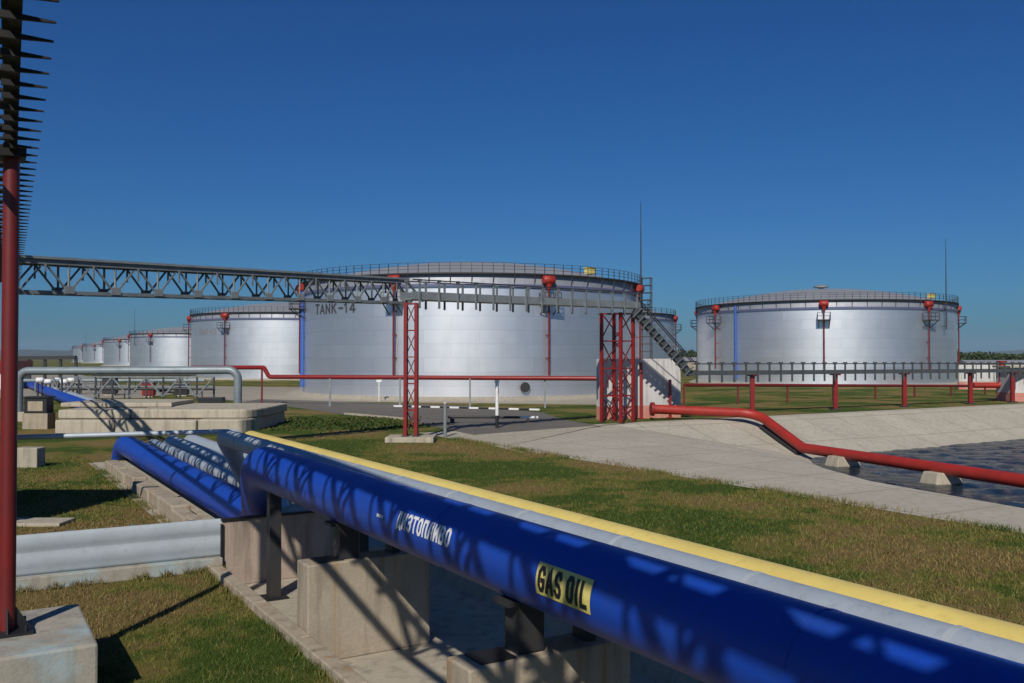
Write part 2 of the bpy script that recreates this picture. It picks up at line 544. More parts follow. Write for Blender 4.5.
# concrete-lined basin: walkway, banks, bottom
b = MB()
zw = -2.2
zb_ = -3.3
far = [(56, 41.6), (68, 42.0), (160, 42.2)]
rows = {'crest': [], 'shelf': [], 'water': [], 'bed': []}
near = [(-30, (25.0, -30), (34, -30)), (8, (26.8, 8), (35, 9)), (15.3, (27.8, 15.3), (35.5, 18.5)), (21.7, (29.0, 21.7), (37, 26)),
        (28, (32.0, 27.9), (42.5, 34.0)), (35, (34.0, 36.0), (46.8, 39.4)), (BS1 - 6, (35.5, 43.5), (48.6, 41.1)), (BS1, (38.0, 48.6), (49.2, 41.3))]
for (cs, sh, wa) in near:
    rows['crest'].append(os_(BO0, cs, 0.004)); rows['shelf'].append(os_(sh[0], sh[1], -0.03))
    rows['water'].append(os_(wa[0], wa[1], zw)); rows['bed'].append(os_(wa[0] + 4, wa[1] - (3 if wa[1] > 30 else 0), zb_))
for (o, s) in far:
    rows['crest'].append(os_(o - 4, BS1, 0.004)); rows['shelf'].append(os_(o - 3, 48.6, -0.05))
    rows['water'].append(os_(o, s, zw)); rows['bed'].append(os_(o + 2, s - 4, zb_))
rows['crest'][-1] = os_(160, BS1, 0.004); rows['shelf'][-1] = os_(160, 48.6, -0.05)
seq = [rows['crest'], rows['shelf'], rows['water'], rows['bed']]
n = len(rows['crest'])
vs = [p for r in seq for p in r]
fs = []
for r in range(3):
    for k in range(n - 1):
        fs.append((r * n + k, r * n + k + 1, (r + 1) * n + k + 1, (r + 1) * n + k))
b.add(vs, fs, False)
b.f.append(tuple(3 * n + k for k in range(n)) ); b.s.append(False)
basin = b.build('concrete_basin', M['apron']); struct(basin)
wtr = MB()
gs = 0.32
no, ns_ = 240, 200
wr = np.random.default_rng(3)
oo = 31 + np.arange(no) * gs; ss = -22 + np.arange(ns_) * gs
O2, S2 = np.meshgrid(oo, ss, indexing='ij')
H = np.zeros_like(O2)
for k in range(26):
    lam = wr.uniform(0.9, 2.8); th_ = wr.normal(1.1, 0.6); ph_ = wr.uniform(0, 6.28)
    H += lam * 0.0032 * np.sin((O2 * math.cos(th_) + S2 * math.sin(th_)) * 2 * math.pi / lam + ph_)
vv = []
for a in range(no):
    for c in range(ns_):
        vv.append(os_(float(O2[a, c]), float(S2[a, c]), zw + float(H[a, c])))
ff = [(a * ns_ + c, (a + 1) * ns_ + c, (a + 1) * ns_ + c + 1, a * ns_ + c + 1) for a in range(no - 1) for c in range(ns_ - 1)]
wtr.add(vv, ff, True)
struct(wtr.build('pond_water', M['water']))
# concrete forecourt from the basin up to the lattice tower
fc = MB()
poly = [at_z(448, 437), at_z(500, 433), at_z(600, 425.5), at_z(640, 422), at_z(700, 418.5)]
poly = [(p.x, p.y) for p in poly] + [tuple(os_(BO0 + 14, BS1 - 0.3)[:2]), tuple(os_(BO0 - 0.0, BS1 - 10)[:2]), tuple(os_(BO0 - 0.6, 36)[:2])]
nf = len(poly)
fc.add([(p[0], p[1], 0.012) for p in poly], [tuple(range(nf - 1, -1, -1))])
struct(fc.build('concrete_forecourt', M['con_pale']))
# service road in front of the tanks
rd = MB()
pl = [at_z(*p, 0.008) for p in [(240, 402.5), (285, 406), (340, 414), (405, 420), (450, 430), (475, 435), (560, 431), (602, 426), (565, 420), (542, 412.5), (470, 406), (340, 401.5), (260, 399)]]
rd.add(pl, [tuple(range(len(pl)))])
struct(rd.build('service_road', M['asphalt']))
# gravel beside the tank row
gv = MB()
pl = [at_z(*p, 0.004) for p in [(250, 403), (300, 401), (470, 403), (620, 405), (660, 395), (640, 391), (200, 386), (120, 385), (160, 392)]]
gv.add(pl, [tuple(range(len(pl)))])
struct(gv.build('gravel_strip', M['gravel']))
# concrete floor under the pipes
fl = MB()
ZF = -0.4
q = [(4.78, 0.002), (4.78, ZF), (9.2, ZF), (9.4, 0.004)]
for (sa, sb) in ((-30, 20.3), (20.3, 43)):
    if sa > 0: q = [(4.78, 0.006), (9.4, 0.006)]
    for (a, e) in zip(q[:-1], q[1:]):
        fl.add([os_(a[0], sa, a[1]), os_(e[0], sa, e[1]), os_(e[0], sb, e[1]), os_(a[0], sb, a[1])], [(0, 1, 2, 3)])
fl.add([os_(4.78, 20.3, 0.006), os_(9.3, 20.3, 0.006), os_(9.3, 20.3, ZF), os_(4.78, 20.3, ZF)], [(0, 1, 2, 3)])
struct(fl.build('concrete_channel', M['con_pale']))
# distant hills
for (nm, d, x0, x1, h, seed) in (('hills', 5200, -5200, -1300, 70, 3), ('hills', 6200, 800, 6200, 60, 5)):
    rr = random.Random(seed)
    hb = MB(); N = 60
    ph = [rr.uniform(0, 6.28) for _ in range(5)]
    prof = []
    for i in range(N + 1):
        t = i / N
        e = math.sin(math.pi * min(1, max(0, t))) ** 0.35
        y = h * e * (0.62 + 0.18 * math.sin(7 * t + ph[0]) + 0.12 * math.sin(17 * t + ph[1]) + 0.08 * math.sin(41 * t + ph[2]))
        prof.append((x0 + (x1 - x0) * t, y))
    vs = []
    for (x, y) in prof:
        vs += [(x, d - 700, -1), (x, d - 200, y * 0.75), (x, d, y), (x, d + 900, -1)]
    fs = []
    for i in range(N):
        for k in range(3):
            a = i * 4 + k
            fs.append((a, a + 4, a + 5, a + 1))
    hb.add(vs, fs, True)
    struct(hb.build(nm, M['hill']))

# ------------------------------------------------------------------ TANKS
TR = 21.9
ZS = 12.1
def tank(c, label, fo, blue_at=None, txt=None, mast_at=None, detail=2, box_at=None, hatch_at=None, stair_at=None, vent=True, cage=True):
    c = Vector((c[0], c[1], 0))
    ch = c.normalized(); tv = -ch; rv = Vector((ch.y, -ch.x, 0))
    root = thing('storage_tank', label, 'storage tank', c, 'silver oil storage tanks')
    def P(th, r, z):
        return c + (tv * math.cos(R_(th)) + rv * math.sin(R_(th))) * r + Z * z
    def AX(th):
        out = tv * math.cos(R_(th)) + rv * math.sin(R_(th))
        return (Vector((-out.y, out.x, 0)), out, Z)
    n = 144 if detail > 1 else 72
    MB().lathe([(TR, 0.35), (TR, ZS)], c, n, True, TR).build('shell', M['tank'], root)
    m = MB(); m.lathe([(TR + 1.6, 0.0), (TR + 0.9, 0.36), (0.2, 0.37)], c, 72, False); m.build('foundation', M['gravel'], root)
    MB().lathe([(TR + 0.02, ZS), (TR + 0.22, ZS + 0.02), (TR + 0.22, ZS + 0.34), (TR + 0.02, ZS + 0.36)], c, n, False).build('top_ring', M['tank_ring'], root)
    MB().lathe([(TR + 0.01, ZS + 0.362), (TR - 0.15, ZS + 1.35), (TR - 0.15, ZS + 1.4)], c, n, False).build('roof_skirt', M['tank_band'], root)
    pr = []
    for i in range(13):
        t = i / 12
        pr.append((max(0.02, (TR - 0.15) * (1 - t)), ZS + 1.3 + 3.3 * (1 - (1 - t) ** 2)))
    MB().lathe(pr, c, 72, True).build('roof', M['tank_roof'], root)
    # roof-edge walkway and railing
    MB().lathe([(TR - 0.7, ZS + 1.40), (TR + 0.35, ZS + 1.40), (TR + 0.35, ZS + 1.54), (TR - 0.7, ZS + 1.54)], c, n, False).build('walkway', M['dark_steel'], root)
    rl = MB()
    zb = ZS + 1.52
    np_ = 120 if detail > 1 else 60
    wd = 0.065 if detail > 1 else 0.09
    for i in range(np_):
        th = i * 360 / np_
        p = P(th, TR + 0.25, zb)
        rl.box(p + Z * 0.55, (wd, wd, 1.1), AX(th))
        if i % 2 == 0:
            rl.beam(P(th, TR + 0.08, ZS + 0.3), P(th, TR + 0.3, zb - 0.1), wd, wd)
    for z in (0.4, 0.75, 1.08):
        rl.lathe([(TR + 0.23, zb + z - 0.02), (TR + 0.27, zb + z - 0.02), (TR + 0.27, zb + z + 0.02), (TR + 0.23, zb + z + 0.02), (TR + 0.23, zb + z - 0.02)], c, n, False)
    rl.build('railing', M['rail_steel'], root)
    for th in fo:
        a = AX(th)
        m = MB(); q = P(th, TR + 0.45, ZS + 0.85)
        m.tube([q - a[0] * 0.72, q - a[0] * 0.6, q + a[0] * 0.6, q + a[0] * 0.72], [0.3, 0.5, 0.5, 0.3], 14)
        m.tube([P(th, TR + 0.5, ZS + 0.45), P(th, TR + 0.5, ZS + 0.2), P(th, TR + 0.5, ZS - 0.35)], [0.38, 0.32, 0.15], 12)
        m.build('foam_chamber', M['red_bright'], root, P(th, TR + 0.45, ZS + 0.3))
        m = MB(); m.tube([P(th, TR + 0.5, ZS - 0.3), P(th, TR + 0.5, 2.6)], 0.12, 8)
        for z in (9.5, 7, 4.5): m.beam(P(th, TR - 0.02, z), P(th, TR + 0.55, z), 0.3, 0.1)
        m.build('foam_riser', M['red_dark'], root)
        if cage:
            m = MB()
            m.box(P(th, TR + 0.85, ZS - 1.7), (2.0, 1.6, 0.12), a)
            for dx in (-0.95, 0, 0.95):
                for dy in (0.1, 1.6):
                    if dx == 0 and dy == 0.1: continue
                    q = P(th, TR + dy, ZS - 1.1) + a[0] * dx
                    m.box(q, (0.07, 0.07, 1.15), a)
            for z in (-1.1, -0.55):
                q0 = P(th, TR + 1.6, ZS + z)
                m.beam(q0 - a[0] * 0.95, q0 + a[0] * 0.95, 0.07, 0.07)
                for sx in (-0.95, 0.95):
                    m.beam(P(th, TR + 0.1, ZS + z) + a[0] * sx, P(th, TR + 1.6, ZS + z) + a[0] * sx, 0.07, 0.07)
            for sx in (-0.8, 0.8):
                m.beam(P(th, TR, ZS - 2.9) + a[0] * sx, P(th, TR + 1.5, ZS - 1.75) + a[0] * sx, 0.1, 0.1)
            m.build('service_basket', M['rail_steel'], root)
    if blue_at is not None:
        m = MB(); a = AX(blue_at)
        m.tube([P(blue_at, TR + 0.3, ZS + 1.0), P(blue_at, TR + 0.3, 1.0)], 0.24, 10)
        for z in (10, 7.5, 5, 2.5): m.beam(P(blue_at, TR - 0.02, z), P(blue_at, TR + 0.3, z), 0.2, 0.1)
        m.build('blue_downpipe', M['blue_strip'], root)
    if txt:
        body, th0, th1, z, mat = txt
        R2 = TR + 0.03
        def mf(x, y, lift):
            return P(th0 + math.degrees(x / R2), R2 + lift * 12, z + y)
        want = R_(th1 - th0) * R2
        tm = strokes(list(body), want, 1.05, 0.2, mf, 0.38, {'-': 0.8, '1': 0.6})
        tm.build('lettering', mat, root)
    if mast_at is not None:
        p = P(mast_at, TR + 0.7, 9.0)
        m = MB(); m.tube([p, P(mast_at, TR + 0.7, 17), P(mast_at, TR + 0.7, 23.6)], [0.13, 0.085, 0.035], 8)
        for z in (9.5, 12.0, 13.2): m.beam(P(mast_at, TR - 0.1, z), P(mast_at, TR + 0.75, z), 0.12, 0.12)
        m.build('lightning_mast', M['rail_steel'], root)
    if stair_at is not None:
        a = AX(stair_at); m = MB()
        cage_c = P(stair_at, TR + 1.1, 0)
        for (dx, dy) in ((-0.6, -0.6), (0.6, -0.6), (0.6, 0.6), (-0.6, 0.6)):
            q = cage_c + a[0] * dx + a[1] * dy
            m.box(q + Z * 7.2, (0.11, 0.11, 14.4), a)
        for k in range(16):
            z = 0.8 + k * 0.9
            for (s0, s1) in (((-0.6, -0.6), (0.6, -0.6)), ((0.6, -0.6), (0.6, 0.6)), ((0.6, 0.6), (-0.6, 0.6)), ((-0.6, 0.6), (-0.6, -0.6))):
                q0 = cage_c + a[0] * s0[0] + a[1] * s0[1] + Z * z; q1 = cage_c + a[0] * s1[0] + a[1] * s1[1] + Z * z
                m.beam(q0, q1, 0.06, 0.08)
        m.build('ladder_tower', M['dark_steel'], root)
    if box_at is not None:
        m = MB(); m.box(P(box_at, TR - 0.9, zb + 0.75), (1.1, 0.8, 0.7), AX(box_at)); m.box(P(box_at, TR - 0.9, zb + 1.14), (1.3, 1.0, 0.08), AX(box_at))
        m.build('equipment_box', M['yellow_sign'], root, bevel=0.04)
    if hatch_at is not None:
        m = MB()
        q = P(hatch_at, TR, 1.35)
        m.tube([P(hatch_at, TR - 0.1, 1.35), P(hatch_at, TR + 0.35, 1.35)], 0.42, 20)
        m.tube([P(hatch_at, TR + 0.30, 1.35), P(hatch_at, TR + 0.42, 1.35)], 0.54, 20)
        m.build('manhole', M['dark_steel'], root)
    if vent:
        m = MB(); m.lathe([(0.02, 4.0), (0.5, 4.0), (0.5, 5.0), (1.3, 5.0), (1.3, 5.25), (0.02, 5.6)], c + Z * ZS, 20, False)
        m.build('roof_vent', M['galv'], root)
    return root
T14 = (-5.3, 118)
tank(T14, 'nearest silver tank lettered TANK-14 behind the red lattice tower, tall red mast at right', (-22, 22, 67, 112, 157, 202, 247, -67.5), -66.5, ('TANK-14', -56, -36, 9.6, M['lettering']), 66, 2, 40, 15, 69, False)
step = Vector((-37.75, 66.0))
tl = ['second silver tank in the left row, half hidden behind the nearest tank',
      'third silver tank of the left row, a narrow pale strip beyond the second',
      'fourth silver tank of the left row, small behind the grey pipe arch',
      'fifth silver tank of the left row, second from the far end',
      'farthest and smallest silver tank at the far left end of the row']
ROW = [(-48.5, 201.2), (-130, 362), (-193, 478), (-300, 680), (-372, 812)]
for k in range(5):
    c = ROW[k]
    tank(c, tl[k], (-38, 7, 52, 97, 142, 187, 232, -83), None,
         ('TANK-13', -62, -46, 9.3, M['faded']) if k == 0 else None, -60 if k in (1, 3) else None, 2 if k == 0 else 1, None, None, None, k == 0)
tank((13.8, 199.5), 'silver tank peeping out behind the stair on the right side of the nearest tank', (-30, 20, 75, 130), None, None, None, 1, None, None, None, True)
tank((55.7, 162), 'separate silver tank standing alone right of the stairs, with blue downpipe', (-50, 1, 46, 91, 136, 181, -95), -37.5, None, 57, 2, 53, None, None)

# ------------------------------------------------------------------ BLUE PIPE and its neighbours
RB = 0.445
OB, ZB = 5.6, 2.24
OL, ZL = 6.3, 0.70
bp = thing('gas_oil_pipeline', 'thick blue pipeline with GAS OIL plate and white stencilled lettering on concrete piers', 'pipeline', os_(OB, 20, 0))
path = [os_(OB, -8, ZB), os_(OB, 19.6, ZB), os_(OL - 0.1, 21.6, ZL), os_(OL, 43.5, ZL), os_(OL, 44.6, -0.8)]
fp = fillet(path, 1.5, 18)
MB().tube(fp, RB, 40).build('pipe', M['blue'], bp)
for s_ in (4.6, 10.4, 16.2):
    m = MB(); m.tube([os_(OB, s_, ZB), os_(OB, s_ + 0.03, ZB)], RB + 0.005, 40); m.build('weld_band', M['blue'], bp)
for s_ in (22.6, 26.5, 31.0, 36.0):
    m = MB(); m.tube([os_(OL - 0.05, s_, ZL), os_(OL - 0.05, s_ + 0.07, ZL)], RB + 0.008, 40); m.build('weld_band', M['blue'], bp)
def on_pipe(s0, phi0, off):
    def mf(x, y):
        ph = phi0 + y / RB
        return os_(OB, s0 - x, ZB) + (W * (-math.cos(ph)) + Z * math.sin(ph)) * (RB + off)
    return mf
mf_ = on_pipe(11.45, R_(3), 0.004)
def lift_map(s0, phi0, off):
    def f(x, y, lift):
        return on_pipe(s0, phi0, off + lift)(x, y)
    return f
tm = strokes(['D_', 'I_', 'Z_', 'T', 'O', 'P_', 'L_', 'I_', 'V_', 'O'], 1.55, 0.19, 0.044, lift_map(11.45, R_(4), 0.004), 0.42)
tm.build('stencil_lettering', M['white'], bp)
mf = on_pipe(12.15, R_(10), 0.004); d = MB()
for k in range(3):
    d.add([mf(0, -0.02 + k * 0.015), mf(0.22, -0.02 + k * 0.015), mf(0.22, -0.005 + k * 0.015), mf(0, -0.005 + k * 0.015)], [(0, 1, 2, 3)])
d.build('stencil_dash', M['white'], bp)
sg = MB(); mf = on_pipe(7.92, R_(8), 0.010); mf2 = on_pipe(7.92, R_(8), 0.004)
NS = 10; hh = 0.165
for k in range(NS):
    y0 = -hh + 2 * hh * k / NS; y1 = -hh + 2 * hh * (k + 1) / NS
    sg.add([mf(0, y0), mf(0.95, y0), mf(0.95, y1), mf(0, y1)], [(0, 1, 2, 3)])
sgo = sg.build('sign_plate', M['yellow_sign'], bp)
strokes(list('GAS OIL'), 0.84, 0.215, 0.048, lift_map(7.865, R_(8) - 0.108 / RB, 0.014), 0.42, {'I': 0.35, ' ': 0.15}).build('lettering', M['black'], sgo)

so = thing('silver_pipeline', 'silver clad pipe squeezed between the blue and the yellow pipelines', 'pipeline', os_(6.4, 20, 0))
MB().tube(fillet([os_(6.38, -8, 2.34), os_(6.38, 26.0, 2.34), os_(7.58, 27.6, 0.62), os_(7.58, 44.0, 0.62), os_(7.58, 45.0, -0.8)], 0.7, 10), 0.24, 28).build('pipe', M['silver'], so)
m = MB()
for k in range(16):
    m = MB(); m.tube([os_(6.38, -6 + k * 2.0, 2.34), os_(6.38, -5.95 + k * 2.0, 2.34)], 0.247, 28); m.build('cladding_band', M['clad'], so)
yo = tag(MB().tube([os_(7.0, -8, 2.25), os_(7.0, 25.4, 2.25)], 0.27, 28).tube([os_(7.0, 25.4, 2.25), os_(7.0, 25.46, 2.25)], 0.275, 28).build('yellow_pipeline', M['yellow'], None, os_(7.05, 20, 0)),
    'long yellow pipeline on the grass side of the pipe corridor', 'pipeline')
lo_ = MB().tube(fillet([os_(8.4, 27.2, -0.6), os_(8.4, 28, 0.62), os_(8.4, 44.0, 0.62), os_(8.4, 45.0, -0.8)], 0.7, 8), 0.36, 24).build('grey_pipeline', M['silver'], None, os_(8.3, 28, 0))
tag(lo_, 'low grey pipe beside the blue one, striped by the shadow of the overhead rack', 'pipeline')
lo3 = MB().tube(fillet([os_(9.3, 30.2, -0.6), os_(9.3, 31, 0.62), os_(9.3, 44.2, 0.62), os_(9.3, 45.2, -0.8)], 0.7, 8), 0.36, 24).build('grey_pipeline', M['silver'], None, os_(9.3, 30, 0))
tag(lo3, 'outermost low grey pipe of the corridor, nearest the grass bank', 'pipeline')
lo2 = MB().tube([os_(9.9, 72, 0.62), os_(9.9, 130, 0.62)], 0.36, 20).build('grey_pipeline', M['silver'], None, os_(9.9, 72, 0))
tag(lo2, 'grey pipe running away beyond the concrete crossing', 'pipeline')
bl2 = MB().tube([os_(8.7, 72, 0.62), os_(8.7, 150, 0.62)], 0.5, 20).build('blue_pipeline', M['blue'], None, os_(8.7, 72, 0))
tag(bl2, 'blue pipeline running away beyond the concrete crossing at far left', 'pipeline')

# piers
def pier(o0, o1, s, h, t, label, holes=True):
    r = thing('concrete_pier', label, 'pier', os_((o0 + o1) / 2, s, 0), 'concrete piers under the pipelines')
    m = MB(); m.box(os_((o0 + o1) / 2, s, (h + ZF) / 2), (o1 - o0, t, h - ZF), (W, U, Z)); m.build('body', M['con'], r, bevel=0.025)
    m = MB(); m.box(os_(o0 + 0.42, s, h + 0.012), (0.45, t * 0.7, 0.024), (W, U, Z)); m.build('base_plate', M['black'], r)
    m = MB(); hh = ZB - RB - h
    m.box(os_(OB, s, h + 0.02 + hh / 2), (0.34, 0.30, hh), (W, U, Z)); m.box(os_(OB, s, ZB - RB + 0.01), (0.66, 0.34, 0.05), (W, U, Z))
    m.box(os_(6.45, s, h + (2.03 - h) / 2), (0.14, 0.28, 2.03 - h), (W, U, Z))
    m.build('saddle', M['dark_steel'], r)
    return r
pier(4.84, 7.05, 14.5, 1.21, 0.55, 'concrete pier with rusty streak standing under the white stencilled letters')
pier(4.72, 6.95, 8.85, 1.21, 0.55, 'concrete pier cut off by the bottom of the picture under the GAS OIL plate')
pier(4.72, 6.95, 3.2, 1.21, 0.55, 'concrete pier hidden below the blue pipe at bottom right')
# yellow pipe props
for k, s in enumerate((5.5, 11.5, 17.5, 24.6)):
    m = MB(); m.box(os_(7.1, s, 0.8), (0.2, 0.25, 2.4), (W, U, Z)); m.box(os_(7.1, s, 1.985), (0.45, 0.3, 0.05), (W, U, Z)); m.box(os_(7.2, s, 0.06 + ZF), (0.5, 0.5, 0.1), (W, U, Z))
    tag(m.build('pipe_support', M['dark_steel'], None, os_(7.2, s, 0)), 'short dark steel prop holding up the yellow pipe', 'pipe support', 'props under the yellow pipe')
hw = thing('concrete_headwall', 'pinkish concrete wall with dark steel lip beside the end of the metal barrier', 'wall', os_(6.1, 20.3, 0))
m = MB(); m.box(os_(6.25, 20.16, 0.32), (2.7, 0.28, 1.44), (W, U, Z)); m.build('body', M['con_pink'], hw, bevel=0.02)
m = MB(); m.box(os_(6.25, 20.03, 1.065), (2.76, 0.12, 0.045), (W, U, Z)); m.box(os_(4.88, 20.0, 0.45), (0.05, 0.06, 1.04), (W, U, Z)); m.build('steel_lip', M['black'], hw)
ps = thing('steel_post', 'dark square steel post holding the blue pipe near its elbow', 'post', os_(OB, 18.2, 0))
m = MB(); m.box(os_(OB, 18.6, 0.70), (0.24, 0.24, 2.2), (W, U, Z)); m.build('shaft', M['dark_steel'], ps)
m = MB(); m.box(os_(OB, 18.6, ZF + 0.02), (0.5, 0.5, 0.03), (W, U, Z)); m.build('foot_plate', M['black'], ps)
# kerb along the channel
kg = 'kerb stones along the pipe channel'
s = 2.0; kp = None
while s < 19.6:
    m = MB(); L_ = 2.35
    m.box(os_(4.68, s + L_ / 2, 0.02), (0.26, L_, 0.28), (W, U, Z))
    tag(m.build('kerb_stone', M['con'], None, os_(4.68, s + L_ / 2, 0), bevel=0.02), 'low grey kerb stone between the brown grass and the concrete channel', 'kerb stone', kg)
    s += 2.4
rr = random.Random(4)
s = 21.6
while s < 40:
    L_ = rr.uniform(1.3, 1.9); h = rr.uniform(0.34, 0.46); wd = rr.uniform(0.4, 0.55)
    m = MB(); m.box(os_(5.3 + rr.uniform(-.06, .06), s + L_ / 2, h / 2), (wd, L_, h), (W, U, Z))
    tag(m.build('stone_block', M['con'], None, os_(5.3, s + L_ / 2, 0), bevel=0.04), 'rough concrete block edging the low blue pipe', 'concrete block', 'rough blocks edging the low pipes')
    s += L_ + rr.uniform(0.05, 0.25)
# ------------------------------------------------------------------ metal barrier at left
A = at_z(-190, 613); Bq = at_z(221, 568)
dv = (Bq - A).normalized(); nv = Vector((dv.y, -dv.x, 0))
gb = thing('metal_barrier', 'wide ribbed galvanised barrier on a concrete footing across the left grass', 'barrier', (A + Bq) / 2)
prof_ = [(0, .27), (.0, .33), (.13, .44), (.15, .54), (.12, .63), (.03, .70), (.03, .74), (.12, .81), (.15, .90), (.13, 1.0), (0, 1.08), (-.02, 1.08), (.10, .99), (.12, .90), (.09, .83), (0, .76), (0, .68), (.09, .61), (.12, .54), (.10, .46), (-.02, .34), (-.02, .27)]
prof = [(x_ * 0.35, z_) for (x_, z_) in prof_]
for k in range(3):
    a0 = A + (Bq - A) * (k / 3); a1 = A + (Bq - A) * ((k + 1) / 3) + dv * (0.06 if k < 2 else 0)
    m = MB(); vs = []
    off = 0.004 * k
    for q in (a0, a1):
        vs += [q + nv * (p[0] + off) + Z * p[1] for p in prof]
    n = len(prof)
    m.add(vs, [(i, (i + 1) % n, n + (i + 1) % n, n + i) for i in range(n)], True)
    m.add(vs[:n], [tuple(range(n))]); m.add(vs[n:], [tuple(range(n - 1, -1, -1))])
    m.build('rail_sheet', M['clad'], gb)
m = MB(); m.beam(A + Z * 0.13, Bq + Z * 0.13, 0.42, 0.27); m.build('footing', M['block'], gb, bevel=0.02)
for k in range(6):
    q = A + (Bq - A) * ((k + 0.5) / 6) - nv * 0.1
    m = MB(); m.box(q + Z * 0.6, (0.12, 0.12, 0.95), (dv, nv, Z)); m.build('post', M['galv_dark'], gb)

# ------------------------------------------------------------------ red column and foundation block
blk = MB(); blk.box(os_(0.45, 14.25, 0.36), (2.3, 2.3, 0.88), (W, U, Z))
tag(blk.build('foundation_block', M['block'], None, os_(0.45, 14.25, -0.08), bevel=0.035), 'big square concrete block with pale blue wash under the dark red column', 'concrete block')
CP = at_z(7, 632, 0.8); CP.z = 0.8
rc = thing('red_column', 'tall dark red round column on the concrete block at the left edge', 'column', CP)
ZR = 7.5
m = MB(); m.tube([CP, CP + Z * (ZR - 0.8)], 0.105, 20); m.build('shaft', M['red_dark'], rc)
m = MB(); m.box(CP + Z * 0.02, (0.62, 0.62, 0.04), (W, U, Z))
for a in (0, 1, 2, 3):
    dd = (W, U, -W, -U)[a]
    m.add([CP + dd * 0.09 + Z * 0.04, CP + dd * 0.29 + Z * 0.04, CP + dd * 0.09 + Z * 0.36, CP + dd.cross(Z) * 0.02 + dd * 0.09 + Z * 0.04, CP + dd.cross(Z) * 0.02 + dd * 0.29 + Z * 0.04, CP + dd.cross(Z) * 0.02 + dd * 0.09 + Z * 0.36], [(0, 1, 2), (3, 5, 4), (0, 3, 4, 1), (1, 4, 5, 2), (0, 2, 5, 3)])
for sx in (-.22, .22):
    for sy in (-.22, .22):
        m.tube([CP + W * sx + U * sy + Z * 0.03, CP + W * sx + U * sy + Z * 0.13], 0.03, 6)
m.build('base_plate', M['black'], rc)
m = MB(); m.box(CP + Z * (ZR - 0.88) - rx * 0.3 if False else CP + Z * (ZR - 0.88) - W * 0.28, (0.9, 0.5, 0.12), (W, U, Z)); m.build('head_plate', M['rack'], rc)

# ------------------------------------------------------------------ overhead spiked rack
CORN = at_d(13, 292, 35)
rk1 = Vector((CP.x, CP.y, 0)); rk0 = rk1 + Vector((-0.5578, 1, 0)) * 44.0
rd_ = (rk1 - rk0).normalized(); rx = Vector((-rd_.y, rd_.x, 0))     # rx: left when walking to the camera -> screen right
if rx.x < 0: rx = -rx
LEN = 75.0
rack = thing('overhead_cable_rack', 'dark overhead cable rack with rows of spiky arms running above the red column', 'cable rack', rk0 + Z * ZR)
TH = 1.7
def RK(t, x, z): return rk0 + rd_ * t + rx * x + Z * (ZR + z)
for x in (-0.62, 0.02):
    m = MB(); m.beam(RK(0, x, 0), RK(LEN, x, 0), 0.1, 0.12); m.build('bottom_chord', M['rack'], rack)
    m = MB(); m.beam(RK(0, x, TH), RK(LEN, x, TH), 0.1, 0.12); m.build('top_chord', M['rack'], rack)
for (x0, x1, z) in ((-0.60, -0.34, TH + 0.086), (-0.14, 0.09, TH + 0.086)):
    m = MB(); m.beam(RK(0, (x0 + x1) / 2, z), RK(LEN, (x0 + x1) / 2, z), x1 - x0, 0.05); m.build('cable_tray', M['rack'], rack)
NPN = 36; pl_ = LEN / NPN
def mkpart(name, fn, mat, parent, base):
    m = MB(); fn(m); return m.build(name, mat, parent, base)
dg = None
for x in (-0.62, 0.02):
    pa = mkpart('diagonal_brace', lambda m: m.beam(RK(0, x, 0), RK(pl_ / 2, x, TH), 0.09, 0.09), M['rack'], rack, RK(0, x, 0))
    pb = mkpart('diagonal_brace', lambda m: m.beam(RK(pl_ / 2, x, TH), RK(pl_, x, 0), 0.09, 0.09), M['rack'], rack, RK(0, x, 0))
    pc = mkpart('vertical_hanger', lambda m: m.beam(RK(0, x, 0), RK(0, x, TH), 0.06, 0.06), M['rack'], rack, RK(0, x, 0))
    for k in range(1, NPN):
        for q in (pa, pb, pc):
            dup_part(q, q.location + rd_ * (pl_ * k))
for (wd_, t0) in ((0.14, 0.1), (0.62, 1.12)):
    tie = mkpart('tray_tie', lambda m: m.box(RK(t0, -0.24, TH + 0.10), (0.26, wd_, 0.05), (rx, rd_, Z)), M['rack'], rack, RK(0, 0, TH))
    for k in range(1, 37):
        dup_part(tie, tie.location + rd_ * (2.02 * k))
def spike(m):
    m.box(RK(0, -0.02, -0.10), (0.16, 0.05, 0.06), (rx, rd_, Z))
    p = RK(0, 0.05, -0.10)
    m.add([p + Z * 0.024 - rd_ * 0.016, p - Z * 0.024 - rd_ * 0.016, p + rx * 0.27 + Z * 0.006 - rd_ * 0.016, p + rx * 0.27 - Z * 0.006 - rd_ * 0.016,
           p + Z * 0.024 + rd_ * 0.016, p - Z * 0.024 + rd_ * 0.016, p + rx * 0.27 + Z * 0.006 + rd_ * 0.016, p + rx * 0.27 - Z * 0.006 + rd_ * 0.016],
          [(0, 1, 3, 2), (4, 6, 7, 5), (0, 2, 6, 4), (1, 5, 7, 3), (2, 3, 7, 6), (0, 4, 5, 1)])
sp = mkpart('bracket_arm', spike, M['rack'], rack, RK(0, 0, -0.1))
for k in range(1, 100):
    dup_part(sp, sp.location + rd_ * (22.5 + 0.52 * k))
